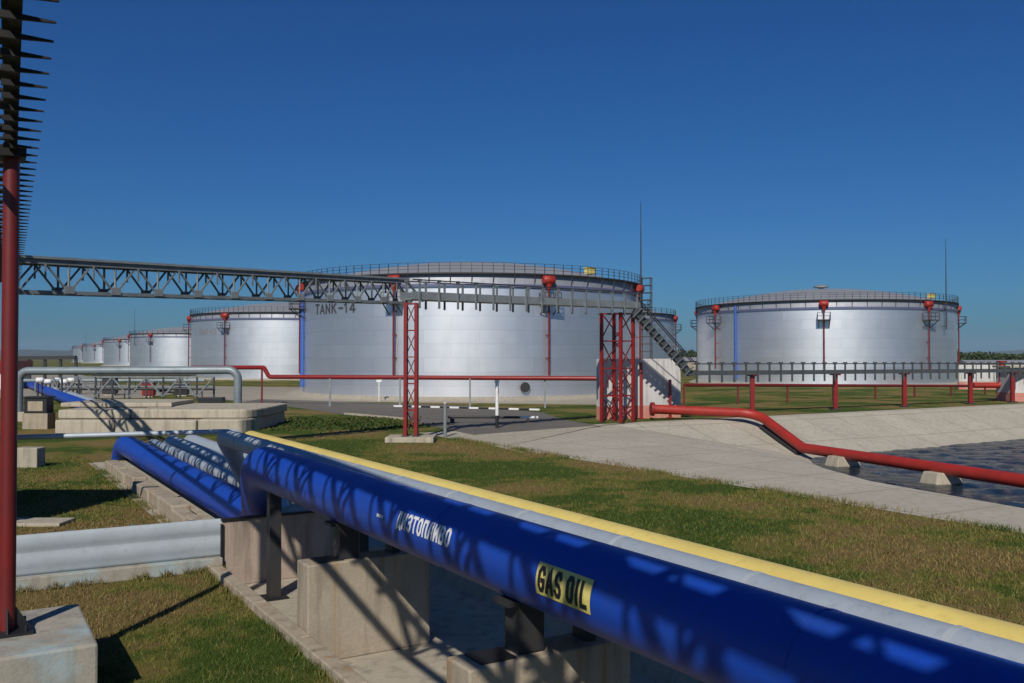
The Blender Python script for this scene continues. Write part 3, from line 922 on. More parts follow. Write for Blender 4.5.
# ------------------------------------------------------------------ truss bridge (left corner -> lattice tower)
TE = at_d(402, 303, 52)
TS = at_d(13, 292, 35)
td = (TE - TS); tlen = td.length; tdn = td / tlen
tp = Vector((tdn.y, -tdn.x, 0)).normalized()
tr = thing('truss_bridge', 'long grey steel truss carrying cables across the sky from the left rack', 'truss bridge', TS)
def TQ(t, x, z): return TS + td * t + tp * x + Z * z
HT = 1.2
for x in (-0.45, 0.45):
    m = MB(); m.beam(TQ(0, x, 0), TQ(1, x, 0), 0.14, 0.14); m.build('bottom_chord', M['galv_dark'], tr)
    m = MB(); m.beam(TQ(0, x, HT), TQ(1, x, HT), 0.14, 0.18); m.build('top_chord', M['galv_dark'], tr)
m = MB(); m.beam(TQ(0, 0, HT + 0.16), TQ(1, 0, HT + 0.16), 1.2, 0.10); m.build('cable_tray', M['galv'], tr)
NT = 11
for x in (-0.45, 0.45):
    base = TQ(0, x, 0)
    ps_ = [mkpart('diagonal_brace', lambda m: m.beam(TQ(0, x, 0), TQ(0.5 / NT, x, HT), 0.07, 0.07), M['galv_dark'], tr, base),
           mkpart('diagonal_brace', lambda m: m.beam(TQ(0.5 / NT, x, HT), TQ(1 / NT, x, 0), 0.07, 0.07), M['galv_dark'], tr, base),
           mkpart('vertical_hanger', lambda m: m.beam(TQ(1 / NT, x, 0), TQ(1 / NT, x, HT), 0.07, 0.07), M['galv_dark'], tr, base),
           mkpart('gusset_plate', lambda m: m.box(TQ(1 / NT, x + (0.09 if x > 0 else -0.09), 0.12), (0.42, 0.03, 0.30), (tdn, tp, Z)), M['galv'], tr, base),
           mkpart('hanging_bracket', lambda m: m.box(TQ(0.5 / NT, x + 0.1, HT - 0.35), (0.06, 0.06, 0.55), (tdn, tp, Z)), M['galv_dark'], tr, base)]
    for k in range(1, NT):
        for q in ps_:
            dup_part(q, q.location + td * (k / NT))
cr = mkpart('cross_beam', lambda m: m.beam(TQ(0, -0.45, -0.02), TQ(0, 0.45, -0.02), 0.1, 0.1), M['galv_dark'], tr, TQ(0, 0, 0))
for k in range(1, NT * 2 + 1):
    dup_part(cr, cr.location + td * (k / (2 * NT)))
for x in (-0.45, 0.45):
    m = MB(); m.beam(TQ(1, x, HT), TQ(1.06, x, 0.1), 0.1, 0.1); m.build('end_brace', M['galv_dark'], tr)
# ------------------------------------------------------------------ red lattice tower 1 + plinth
def lattice_tower(c, hgt, wx, wy, ax, leg, npan, label, mat, bmat=None):
    X, Y = ax
    r = thing('lattice_tower', label, 'lattice tower', c)
    bmat = bmat or mat
    bw = 0.28 if npan > 4 else 0.32
    cor = [(-wx / 2, -wy / 2), (wx / 2, -wy / 2), (wx / 2, wy / 2), (-wx / 2, wy / 2)]
    def Q(i, z): return c + X * cor[i % 4][0] + Y * cor[i % 4][1] + Z * z
    for i in range(4):
        m = MB(); m.beam(Q(i, 0), Q(i, hgt), leg, leg, Y); m.build('leg', mat, r)
        m = MB(); m.box(Q(i, 0.02), (leg * 2.2, leg * 2.2, 0.05), (X, Y, Z)); m.build('foot_plate', M['dark_steel'], r)
    ph = hgt / npan
    for i in range(4):
        for k in range(npan):
            m = MB(); z0 = k * ph; z1 = z0 + ph
            if npan > 5 or k % 2 == 0: m.beam(Q(i, z0 + 0.1), Q(i + 1, z1), leg * bw, leg * bw)
            else: m.beam(Q(i + 1, z0 + 0.1), Q(i, z1), leg * bw, leg * bw)
            m.build('diagonal_brace', bmat, r)
            m = MB(); m.beam(Q(i, z1 - 0.05), Q(i + 1, z1 - 0.05), leg * 1.2 * bw, leg * 1.2 * bw); m.build('horizontal_brace', mat, r)
    return r
c1 = at_z(411, 436, 0.3)
lattice_tower(c1, 7.55 - 0.3, 0.58, 0.58, (Vector((1, 0, 0)), Vector((0, 1, 0))), 0.17, 5, 'slender red lattice tower on a pale plinth holding the end of the truss', M['red'], M['red_dark'])
pm = MB(); pm.box((c1.x, c1.y, 0.15), (2.6, 1.9, 0.3)); tag(pm.build('concrete_plinth', M['con_pale'], None, (c1.x, c1.y, 0), bevel=0.04), 'pale concrete plinth under the slender red lattice tower', 'plinth')
# tower 2 : wide
c2 = at_z(617.5, 422.2, 0.0)
lattice_tower(c2, 7.7, 1.6, 1.6, (Vector((0.77, -0.64, 0)).normalized(), Vector((0.64, 0.77, 0)).normalized()), 0.2, 4, 'wide red lattice tower in front of the white wall at the top of the stairs', M['red'], M['red_dark'])

# gallery between towers
G0 = Vector((c1.x - 0.3, c1.y, 7.95)); G1 = Vector((c2.x + 1.2, c2.y, 8.25))
gd = (G1 - G0); gl = gd.length; gn = gd / gl; gp = Vector((gn.y, -gn.x, 0)).normalized()
ga = thing('cable_gallery', 'grey cable gallery with upright brackets between the two red lattice towers', 'cable gallery', G0)
for x in (-0.5, 0.5):
    m = MB(); m.beam(G0 + gp * x, G1 + gp * x, 0.08, 0.44); m.build('side_plate', M['galv'], ga)
m = MB(); m.beam(G0 - Z * 0.2, G1 - Z * 0.2, 0.92, 0.08); m.build('floor_plate', M['galv'], ga)
for x in (-0.62, 0.62):
    m = MB(); m.tube([G0 + gp * x + Z * 0.85, G1 + gp * x + Z * 0.85], 0.035, 8); m.build('handrail', M['rail_steel'], ga)
for x in (0.58, -0.58):
    br_ = mkpart('bracket', lambda m: (m.box(G0 + gn * 0.5 + gp * x + Z * 0.1, (0.10, 0.09, 1.6), (gn, gp, Z)), m.box(G0 + gn * 0.5 + gp * x + Z * 0.84, (0.22, 0.12, 0.12), (gn, gp, Z))), M['galv_dark'], ga, G0)
    for k in range(1, 15):
        dup_part(br_, br_.location + gn * (k * (gl - 0.9) / 14))
# stairs down from tower 2 along the white wall
S0 = at_d(634, 311, c2.y - 1.0); S1 = at_d(690, 374, c2.y + 2.0)
st = thing('cable_stair', 'steep grey cable ladder with rungs coming down beside the white wall', 'cable ladder', S1)
sdv = (S1 - S0); sl = sdv.length; sdn = sdv / sl
for x in (-0.45, 0.45):
    m = MB(); m.beam(S0 + Vector((0, x, 0)), S1 + Vector((0, x, 0)), 0.1, 0.45); m.build('side_rail', M['galv_deep'], st)
    m = MB(); m.beam(S0 + Vector((0.2, x, 0.9)), S1 + Vector((0.2, x, 0.9)), 0.06, 0.06); m.build('handrail', M['rail_steel'], st)
for k in range(12):
    q = S0 + sdv * ((k + 0.4) / 12)
    nrm = Vector((sdn.z, 0, -sdn.x)).normalized()
    m = MB(); m.beam(q + Vector((0, -0.6, 0)), q + Vector((0, 0.6, 0)), 0.1, 0.1)
    m.beam(q + Vector((0, -0.6, 0)) - nrm * 0.45, q + Vector((0, -0.6, 0)) + nrm * 0.45, 0.1, 0.1)
    m.build('rung', M['galv_deep'], st)
# white wall block
wp0 = at_z(598, 419, 0); wpt = at_z(680, 416, 0)
wv = (at_z(681, 417.4) - at_z(600, 419.8)).normalized(); wn = Vector((-wv.y, wv.x, 0))
wc = (at_z(681, 417.4) + at_z(600, 419.8)) / 2 + wn * 0.3
wlr = thing('white_wall', 'white painted wall with reddish foot behind the red lattice tower and ladder', 'wall', wc)
WL = (at_z(681, 417.4) - at_z(600, 419.8)).length
m = MB(); m.box(wc + Z * 2.72, (WL, 0.5, 3.5), (wv, wn, Z)); m.build('upper_wall', M['white_wall'], wlr)
m = MB(); m.box(wc + Z * 0.485, (WL + 0.02, 0.52, 0.97), (wv, wn, Z)); m.build('painted_foot', M['pink_wall'], wlr)
for dx in (-0.2, 2.3):
    q = wc + wv * dx - wn * 0.62
    m = MB(); m.beam(q, q + Z * (4.2 if dx < 0 else 2.9), 0.2, 0.2)
    m.box(q + Z * 0.03, (0.4, 0.4, 0.06), (wv, wn, Z))
    tag(m.build('red_post', M['red'], None, q), 'slim red post standing against the middle of the white wall' if dx < 0 else 'red post under the foot of the grey cable ladder', 'post')

# ------------------------------------------------------------------ right-hand low cable rack on red posts
r0 = at_d(688, 373, 70); r1 = at_d(1075, 370.5, 97)
r1.z = 3.2; r0.z = 3.35
rdv = r1 - r0; rl_ = rdv.length; rn = rdv / rl_; rp = Vector((rn.y, -rn.x, 0)).normalized()
rr_ = thing('low_cable_rack', 'grey cable rack with comb of brackets on red posts in front of the right tank', 'cable rack', r0)
for x in (-0.35, 0.35):
    m = MB(); m.beam(r0 + rp * x, r1 + rp * x, 0.08, 0.35); m.build('side_plate', M['galv_deep'], rr_)
m = MB(); m.beam(r0 - Z * 0.12, r1 - Z * 0.12, 0.62, 0.06); m.build('floor_plate', M['galv_deep'], rr_)
m = MB(); m.tube([r0 + rp * 0.45 + Z * 0.72, r1 + rp * 0.45 + Z * 0.72], 0.04, 8); m.build('handrail', M['rail_steel'], rr_)
bk = mkpart('bracket', lambda m: (m.box(r0 + rn * 0.5 + rp * 0.46 + Z * 0.02, (0.14, 0.1, 1.55), (rn, rp, Z)), m.box(r0 + rn * 0.5 + rp * 0.46 + Z * 0.76, (0.40, 0.14, 0.2), (rn, rp, Z))), M['galv_deep'], rr_, r0)
NBK = 42
for k in range(1, NBK):
    dup_part(bk, bk.location + rn * (k * (rl_ - 1) / (NBK - 1)))
labs = ['red rack post nearest the white wall, first under the low cable rack', 'second red rack post from the white wall, in front of the right tank',
        'third red rack post from the white wall, below the right part of the tank', 'fourth red rack post from the white wall, just right of the tank', 'last red rack post at the right edge of the picture']
for px, lb in zip((752, 835, 904, 970, 1012), labs):
    t = None
    # point on rack line seen at px
    a = (px - 512) / F
    k = (a * r0.y - r0.x) / (rdv.x - a * rdv.y)
    q = r0 + rdv * k
    base = Vector((q.x, q.y, 0))
    tr_ = thing('rack_post', lb, 'post', base, 'red posts under the low cable rack')
    m = MB(); m.beam(base, Vector((q.x, q.y, q.z - 0.2)), 0.34, 0.34); m.build('shaft', M['red'], tr_)
    m = MB(); m.box(base + Z * 0.06, (0.7, 0.7, 0.12)); m.build('foot_plate', M['dark_steel'], tr_)
    m = MB(); m.box(q - Z * 0.22, (0.9, 0.4, 0.14), (rp, rn, Z)); m.build('head_plate', M['red_dark'], tr_)
# thin red water pipe behind it
q0 = at_d(684, 385, 84); q1 = at_d(985, 386, 110)
m = MB(); m.tube([q0, q1], 0.16, 10)
for k in range(8):
    q = q0 + (q1 - q0) * (k / 7); m.beam(q, Vector((q.x, q.y, 0)), 0.16, 0.16)
tag(m.build('red_water_pipe', M['red_dark'], None, Vector((q0.x, q0.y, 0))), 'thin dark red pipe on short legs at the foot of the right tank', 'pipe')
# red pipe / valve station right end
vs_ = at_d(1002, 400, 95); vs_.z = 0
vst = thing('red_hydrant', 'red hydrant pipe bent upright beside the pink footed wall at right', 'hydrant', vs_)
m = MB(); m.tube(fillet([vs_ + Vector((-3, 0, 1.6)), vs_ + Vector((0, 0, 1.6)), vs_ + Vector((0, 0, 4.0))], 0.5, 6), 0.28, 12); m.build('pipe', M['red_bright'], vst)
m = MB(); m.tube([vs_ + Vector((0, 0, 4.0)), vs_ + Vector((0, 0, 4.2))], 0.5, 12); m.tube([vs_ + Vector((0, 0, 0)), vs_ + Vector((0, 0, 1.35))], 0.2, 12); m.build('flange', M['red'], vst)

# long low white wall at far right with pink foot
q0 = at_d(958, 380, 128); q1 = at_d(1100, 380, 128)
ww = thing('boundary_wall', 'long low white wall with pink foot behind the rack at far right', 'wall', Vector(((q0.x + q1.x) / 2, 128, 0)))
for k in range(8):
    cx = q0.x + (q1.x - q0.x) * (k + 0.5) / 8; wd = (q1.x - q0.x) / 8
    m = MB(); m.box((cx, 128, 2.3), (wd - 0.12, 0.3, 2.4)); m.build('wall_panel', M['white_wall'], ww)
m = MB(); m.box(((q0.x + q1.x) / 2, 127.95, 0.53), (q1.x - q0.x, 0.42, 1.06)); m.build('painted_foot', M['pink_wall'], ww)
sh = at_d(1015, 400, 93); 
pb = thing('pump_house', 'white and pink pump house cut by the right picture edge', 'hut', Vector((sh.x + 2.0, sh.y + 1.2, 0)))
o = Vector((sh.x + 2.0, sh.y + 1.2, 0))
m = MB(); m.box(o + Z * 2.2, (5.0, 3.0, 2.6)); m.build('wall', M['white_wall'], pb)
m = MB(); m.box(o + Z * 0.45, (5.04, 3.04, 0.9)); m.build('painted_foot', M['pink_wall'], pb)
m = MB(); m.box(o + Z * 3.6, (5.5, 3.5, 0.2)); m.build('roof', M['con_pale'], pb)

# ------------------------------------------------------------------ red pipe over the pond
RP = 0.34
pts = [at_d(652, 409, 66.0), at_d(757, 413.5, 66.5), at_z(803, 448, -1.5), at_z(1024, 481, -1.4)]
dlast = (pts[3] - pts[2]); pts.append(pts[3] + dlast * 1.2)
pp = thing('red_pipeline', 'thick bright red pipeline stepping down the bank and crossing the pond', 'pipeline', Vector((pts[1].x, pts[1].y, 0)))
MB().tube(fillet(pts, 1.6, 8), RP, 24).build('pipe', M['red_bright'], pp)
m = MB(); m.tube([pts[0] - (pts[1] - pts[0]).normalized() * 0.1, pts[0] + (pts[1] - pts[0]).normalized() * 0.15], RP + 0.16, 20); m.build('flange', M['red'], pp)
for px, lb in ((842, 'pale concrete footing in the water under the red pipe, the farther one'), (940, 'pale concrete footing in the water under the red pipe, the nearer one'), (1130, 'pale concrete footing under the red pipe outside the right edge')):
    k = None
    a = (px - 512) / F
    k = (a * pts[2].y - pts[2].x) / (dlast.x - a * dlast.y)
    q = pts[2] + dlast * k
    dn = dlast.normalized(); dp = Vector((dn.y, -dn.x, 0)).normalized()
    if px == 842: dp = dp
    r = thing('pipe_footing', lb, 'footing', Vector((q.x, q.y, -3.2)), 'footings of the red pipe in the pond')
    zt = -1.60
    vs8 = []
    for z, wx, wy in ((-3.3, 1.35, 1.9), (zt, 0.85, 1.15)):
        for (i, j) in ((-1, -1), (1, -1), (1, 1), (-1, 1)):
            vs8.append(Vector((q.x, q.y, z)) + dn * (i * wx * 0.62) + dp * (j * wy * 0.62))
    m = MB(); m.add(vs8, [(3, 2, 1, 0), (4, 5, 6, 7), (0, 1, 5, 4), (1, 2, 6, 5), (2, 3, 7, 6), (3, 0, 4, 7)]); m.build('block', M['con_pale'], r, bevel=0.04)
    m = MB()
    for sx in (-0.28, 0.28):
        m.box(Vector((q.x, q.y, (zt + q.z - RP) / 2 + 0.05)) + dn * sx, (0.08, 0.8, q.z - RP - zt + 0.18), (dn, dp, Z))
    m.build('saddle', M['dark_steel'], r)
# dark bar put in for the shade under the sloping piece
m = MB(); pa = pts[1] + (pts[2] - pts[1]) * 0.12; pb_ = pts[1] + (pts[2] - pts[1]) * 0.92
m.beam(pa - Z * 0.62, pb_ - Z * 0.52, 0.45, 0.2)
tag(m.build('slope_shade_bar', M['dark_steel'], None, pb_ - Z * 0.6), 'dark bar standing in for the shade under the sloping piece of the red pipeline', 'shade bar')

# ------------------------------------------------------------------ red fire main in front of the tanks
DF = 86.0
f0 = at_d(270, 376.5, DF); f1 = at_d(612, 378.5, DF - 6)
fm = thing('red_fire_main', 'long red pipe running level across the foot of the nearest tank', 'pipe', Vector((f0.x, f0.y, 0)))
fpts = [at_d(192, 367.5, 92), at_d(264, 367.5, 88), at_d(269, 376.8, 87), f1]
MB().tube(fillet(fpts, 0.5, 6), 0.21, 14).build('pipe', M['red'], fm)
for k, px in enumerate((262, 330, 400, 470, 545)):
    dd = 88 if k == 0 else 85 - k * 0.9
    q = at_d(px, 368 if k == 0 else 377.5, dd)
    m = MB(); m.beam(Vector((q.x, q.y, 0)), q - Z * 0.1, 0.16, 0.16); m.build('leg', M['red_dark'] if k == 0 else M['galv'], fm)

# ------------------------------------------------------------------ posts, marker, barrier, kerb
def post(px, py0, py1, r, name, label, parts, cat='post', cap=None):
    b0 = at_z(px, py1); top = at_d(px, py0, b0.y)
    t = thing(name, label, cat, b0)
    H = top.z
    for (a, e, mat, nm) in parts:
        m = MB(); m.tube([b0 + Z * (a * H), b0 + Z * (e * H)], r, 12); m.build(nm, mat, t)
    if cap:
        m = MB(); m.box(top + Z * cap[1] / 2, (cap[0], 0.05, cap[1])); m.build('plate', M['white'], t)
    return t
post(497, 383, 428, 0.11, 'barrier_post', 'white post with dark foot on the service road beside the striped barrier', [(0, 0.28, M['black'], 'foot'), (0.28, 1, M['white'], 'shaft')], 'post', (0.3, 0.18))
post(445, 403, 437, 0.10, 'grey_post', 'short plain grey post on the grass right of the slender lattice tower', [(0, 1, M['galv'], 'shaft'), (0.97, 1.02, M['white'], 'cap')])
post(379, 382, 401, 0.07, 'marker_sign', 'small white marker sign on a thin stake before the nearest tank', [(0, 1, M['white'], 'stake')], 'sign', (0.55, 0.45))
k0 = at_z(394, 406.8); k1 = at_z(540, 410.5)
NK = 15
for k in range(NK):
    a = k0 + (k1 - k0) * (k / NK); e = k0 + (k1 - k0) * ((k + 0.97) / NK)
    m = MB(); m.beam(a + Z * 0.07, e + Z * 0.07, 0.22, 0.16)
    tag(m.build('kerb_block', M['white'] if k % 2 == 0 else M['black'], None, (a + e) / 2, bevel=0.02),
        'white painted kerb block along the far edge of the road' if k % 2 == 0 else 'black painted kerb block along the far edge of the road', 'kerb', 'white kerb blocks of the road' if k % 2 == 0 else 'black kerb blocks of the road')
k0 = at_z(345, 414.5); k1 = at_z(408, 420)
for k in range(5):
    a = k0 + (k1 - k0) * (k / 5); e = k0 + (k1 - k0) * ((k + 0.97) / 5)
    m = MB(); m.beam(a + Z * 0.07, e + Z * 0.07, 0.22, 0.16)
    tag(m.build('kerb_block', M['con_pale'], None, (a + e) / 2, bevel=0.02), 'unpainted pale kerb block along the near edge of the road', 'kerb', 'pale kerb blocks of the road')
b0 = at_d(448, 417, 63); b1 = at_d(538, 417.5, 63)
bar = thing('barrier_pole', 'long black barrier pole with a white tip lying level over the road', 'barrier', Vector((b0.x, b0.y, 0)))
m = MB(); m.tube([b0, b0 + (b1 - b0) * 0.8], 0.09, 10); m.build('pole', M['black'], bar)
m = MB(); m.tube([b0 + (b1 - b0) * 0.8, b1], 0.095, 10); m.build('tip', M['white'], bar)
m = MB(); m.box((b0.x + 0.3, b0.y, b0.z / 2), (0.3, 0.25, b0.z)); m.build('stand', M['dark_steel'], bar)
m = MB(); m.box((b1.x - 0.7, b1.y, b0.z / 2 - 0.05), (0.1, 0.1, b0.z - 0.1)); m.build('rest', M['dark_steel'], bar)

# ------------------------------------------------------------------ concrete crossing over the pipes
cc = thing('concrete_crossing', 'stepped pale concrete crossing of stacked slabs bridging the pipes at left', 'bridge', Vector((at_d(165, 437, 55).x, 55, 0)))
def slab(pxa, pxb, pxc, d0, d1, zb_, zt_, name, push=0.0):
    xa = at_d(pxa, 400, d0).x; xb = at_d(pxb, 400, d0).x; xc = at_d(pxc, 400, d0 + 3.2).x
    arc = []
    for i in range(7):
        t = i / 6 * math.pi / 2
        arc.append((xb + (xc - xb) * math.sin(t), d0 + 3.2 * (1 - math.cos(t))))
    poly_ = [(xa, d0)] + arc + [(xc, d1), (xa - 1.5, d1), (xa - 0.8, d0 + 1.2)]
    rs = random.Random(int(pxa) * 7)
    # rounded end piece, then a row of precast slabs laid slightly unevenly
    L0 = xa; cuts = [xa]
    while cuts[-1] + 6 < xb - 1.2: cuts.append(cuts[-1] + rs.uniform(3.6, 5.6))
    for a_, e_ in zip(cuts[:-1], cuts[1:]):
        dd_ = rs.uniform(-0.14, 0.10); dz_ = rs.uniform(-0.05, 0.0); tw = rs.uniform(-0.05, 0.05)
        m = MB(); m.prism([(a_ + 0.03, d0 + dd_ + tw), (e_ - 0.03, d0 + dd_ - tw), (e_ - 0.03, d1), (a_ + 0.03, d1)], zb_ + dz_ * 0.3, zt_ + dz_)
        m.build(name, M['con_slab'], cc, bevel=0.08)
    m = MB(); m.prism([(cuts[-1] + 0.03, d0)] + arc + [(xc, d1), (cuts[-1] + 0.03, d1)], zb_, zt_)
    return m.build(name, M['con_slab'], cc, bevel=0.09)
slab(54, 238, 264, 54.5, 63, -0.1, 0.82, 'lower_slab')
slab(58, 244, 270, 55.3, 63, 0.825, 1.38, 'upper_slab')
slab(60, 172, 184, 57.8, 63, 1.385, 1.66, 'top_slab')

# grey arched pipe behind it
d_ = 65
ap = thing('grey_pipe_arch', 'thick grey pipe arch spanning level between two upright legs at left', 'pipe', Vector((at_d(128, 370, d_).x, d_, 0)))
p0 = at_d(19, 371, d_); p1 = at_d(238, 370, d_)
MB().tube(fillet([Vector((p0.x, d_, 0.6)), p0, p1, Vector((p1.x, d_, 0.6))], 0.7, 8), 0.29, 20).build('pipe', M['greyblue'], ap)
m = MB(); m.box((p0.x, d_, 0.3), (1.4, 1.2, 0.7)); m.box((p1.x, d_, 0.3), (1.2, 1.2, 0.7)); m.build('footing', M['con_pale'], ap, bevel=0.04)
# thin grey pipe in front
d_ = 26
p0 = at_d(-40, 439, d_); p1 = at_d(241, 431, d_ + 1.5)
tpn = tag(MB().tube(fillet([p0, p1, Vector((p1.x, p1.y, 1.2))], 0.25, 6), 0.075, 12).build('thin_pipe', M['silver'], None, Vector((p0.x, p0.y, 0))), 'thin grey pipe strung level across the left grass in front of the crossing', 'pipe')
q = at_z(25, 468)
m = MB(); m.box((q.x, q.y + 0.35, 0.4), (0.98, 0.7, 0.84)); tag(m.build('concrete_block', M['con_pale'], None, (q.x, q.y, 0), bevel=0.04), 'small pale concrete block under the thin grey pipe by the red column', 'concrete block')
q = at_z(42, 524)
m = MB(); m.box((q.x - 0.6, q.y, 0.05), (2.6, 0.9, 0.1)); tag(m.build('paving_slab', M['con_pale'], None, (q.x - 0.6, q.y, 0), bevel=0.02), 'flat concrete paving slab in the grass behind the metal barrier', 'slab')
# red boxes by the pipe at left
q = at_d(39, 412, 58)
cb = thing('dark_cabinet', 'low dark cabinet with sandy front panel beside the grey arch leg', 'cabinet', Vector((q.x, 58, 0)))
q.z = 1.5
m = MB(); m.box((q.x, 58, 1.5), (1.45, 0.9, 0.98)); m.build('body', M['black'], cb, bevel=0.03)
m = MB(); m.box((q.x, 57.54, 1.46), (0.95, 0.04, 0.62)); m.build('front_panel', M['con'], cb)
m = MB(); m.box((q.x, 58, 2.03), (1.6, 1.05, 0.08)); m.build('lid', M['black'], cb)
m = MB(); m.box((q.x, 58, 0.5), (1.6, 1.0, 1.0)); m.build('plinth', M['con'], cb)

# far-left works: shed, lattice pipe rack, drums
q = at_d(4, 366, 130)
shd = thing('red_shed', 'small red roofed shed far away, peeping out beside the red column', 'shed', Vector((q.x, 130, 0)))
m = MB(); m.box((q.x, 130, 1.2), (4.6, 5, 2.4)); m.build('wall', M['white_wall'], shd)
m = MB(); m.prism([(0, 0)] * 0 or [(q.x - 2.7, 127.2), (q.x + 2.7, 127.2), (q.x + 2.7, 132.8), (q.x - 2.7, 132.8)], 2.4, 4.1); m.build('roof', M['red'], shd)
q0 = at_d(14, 358, 150); q1 = at_d(76, 357.5, 150)
m = MB(); m.beam(q0, q1, 0.8, 0.6)
for k in range(5):
    q = q0 + (q1 - q0) * (k / 4); m.beam(Vector((q.x, q.y, 0)), q, 0.4, 0.4)
tag(m.build('far_pipe_bridge', M['dark_steel'], None, Vector((q0.x, q0.y, 0))), 'dark low pipe bridge on the skyline at far left', 'pipe bridge')
lr = thing('lattice_pipe_rack', 'low grey lattice pipe rack in front of the second tank', 'pipe rack', at_d(140, 395, 95) * Vector((1, 1, 0)) if False else Vector((at_d(140, 390, 95).x, 95, 0)))
a = at_d(62, 377, 95); e = at_d(214, 377, 95)
for z in (0, -1.0):
    m = MB(); m.beam(a + Z * z, e + Z * z, 0.16, 0.16); m.build('beam', M['galv_dark'], lr)
NL = 9
for k in range(NL + 1):
    q = a + (e - a) * (k / NL)
    m = MB(); m.beam(Vector((q.x, 95, 0)), q, 0.16, 0.16); m.build('post', M['rail_steel'], lr)
    if k < NL and k % 2 == 0:
        q2 = a + (e - a) * ((k + 1) / NL); q3 = a + (e - a) * (max(0, k - 1) / NL)
        m = MB(); m.beam(Vector((q.x, 94.9, 0.4)), q2 - Vector((0, 0.1, 0)), 0.14, 0.14); m.build('diagonal_brace', M['galv_dark'], lr)
        m = MB(); m.beam(Vector((q.x, 94.9, 0.4)), q3 - Vector((0, 0.1, 0)) if k else q - Vector((0.9, .1, 0)), 0.14, 0.14); m.build('diagonal_brace', M['galv_dark'], lr)
dpx = [40, 48, 57, 64, 71, 79]
for i, px in enumerate(dpx):
    q = at_d(px, 380 + (i % 2) * 1.5, 105 + 4 * (i % 3))
    r = thing('white_drum', 'small white drum vessel on a stand among the far left pipework', 'drum', Vector((q.x, q.y, 0)), 'white drums among the far pipework')
    m = MB(); m.tube([q - Vector((0.45, 0, 0)), q - Vector((0.36, 0, 0)), q + Vector((0.36, 0, 0)), q + Vector((0.45, 0, 0))], [0.12, 0.3, 0.3, 0.12], 14); m.build('vessel', M['white'], r)
    m = MB(); m.beam(Vector((q.x - 0.25, q.y, 0)), q - Vector((0.25, 0, 0.2)), 0.12, 0.2); m.beam(Vector((q.x + 0.25, q.y, 0)), q + Vector((0.25, 0, -0.2)), 0.12, 0.2); m.build('stand', M['dark_steel'], r)
q = at_d(212, 400, 72)
m = MB(); m.box((q.x, 72, q.z), (1.9, 0.8, 0.45)); m.box((q.x - 0.6, 72, q.z / 2 - 0.1), (0.4, 0.6, q.z - 0.2)); m.box((q.x + 0.6, 72, q.z / 2 - 0.1), (0.4, 0.6, q.z - 0.2))
tag(m.build('dark_bench_block', M['black'], None, (q.x, 72, 0), bevel=0.03), 'black two legged trestle left of the red pipe bend', 'trestle')

# far buildings at right
for (px0, px1, d, h, lb) in ((962, 1030, 300, 3.6, 'long low brown roofed building far right beyond the tank'), (684, 700, 330, 4.5, 'tiny pale building seen between the white wall and the right tank')):
    x0 = at_d(px0, 350, d).x; x1 = at_d(px1, 350, d).x
    r = thing('far_building', lb, 'building', Vector(((x0 + x1) / 2, d, 0)))
    m = MB(); m.box(((x0 + x1) / 2, d, h * 0.35), (x1 - x0, 8, h * 0.7)); m.build('wall', M['con'], r)
    m = MB(); cx = (x0 + x1) / 2; hw_ = (x1 - x0) / 2 + 0.4
    vs = [(cx - hw_, d - 4.6, h * 0.7), (cx + hw_, d - 4.6, h * 0.7), (cx + hw_, d + 4.6, h * 0.7), (cx - hw_, d + 4.6, h * 0.7), (cx - hw_, d, h), (cx + hw_, d, h)]
    m.add(vs, [(0, 1, 5, 4), (2, 3, 4, 5), (1, 2, 5), (3, 0, 4), (3, 2, 1, 0)]); m.build('roof', M['tank_roof'], r)

# ------------------------------------------------------------------ vegetation
def leaf_mesh(name, P, size, mat, label, cat, kind='stuff'):
    n = len(P)
    d1 = rng.normal(size=(n, 3)); d1 /= np.linalg.norm(d1, axis=1)[:, None]
    d2 = rng.normal(size=(n, 3)); d2 -= d1 * (d1 * d2).sum(1)[:, None]; d2 /= np.linalg.norm(d2, axis=1)[:, None]
    s = (size * rng.uniform(0.5, 1.3, n))[:, None]
    V = np.stack([P - d1 * s, P + d2 * s * 0.7, P + d1 * s, P - d2 * s * 0.7], 1).reshape(-1, 3)
    me = bpy.data.meshes.new(name)
    me.vertices.add(4 * n); me.vertices.foreach_set('co', V.ravel())
    me.loops.add(4 * n); me.loops.foreach_set('vertex_index', np.arange(4 * n))
    me.polygons.add(n); me.polygons.foreach_set('loop_start', np.arange(0, 4 * n, 4)); me.polygons.foreach_set('loop_total', np.full(n, 4))
    me.update(calc_edges=True); me.materials.append(mat)
    o = bpy.data.objects.new(name, me); col.objects.link(o)
    return tag(o, label, cat, None, kind)
pts_ = []
for i in range(90):
    d = rng.uniform(330, 430); px = rng.uniform(948, 1180)
    x = (px - 512) / F * d; h = rng.uniform(4.5, 7.5); w_ = rng.uniform(3.5, 6)
    k = 240
    q = rng.normal(size=(k, 3)); q /= np.linalg.norm(q, axis=1)[:, None]; q *= rng.uniform(0.5, 1.0, k)[:, None]
    pts_.append(np.array([x, d, h * 0.5]) + q * np.array([w_, w_, h * 0.52]))
leaf_mesh('far_wood', np.concatenate(pts_), 0.8, M['leaf'], 'dark strip of woodland on the skyline at far right', 'woodland')
pts_ = []
for i in range(14):
    d = rng.uniform(620, 900); px = rng.uniform(672, 704)
    x = (px - 512) / F * d; h = rng.uniform(7, 11); w_ = rng.uniform(5, 9)
    k = 150
    q = rng.normal(size=(k, 3)); q /= np.linalg.norm(q, axis=1)[:, None]; q *= rng.uniform(0.5, 1.0, k)[:, None]
    pts_.append(np.array([x, d, h * 0.5]) + q * np.array([w_, w_, h * 0.5]))
leaf_mesh('far_wood', np.concatenate(pts_), 1.3, M['leaf'], 'faint strip of trees on the skyline between the stair and the right tank', 'woodland')

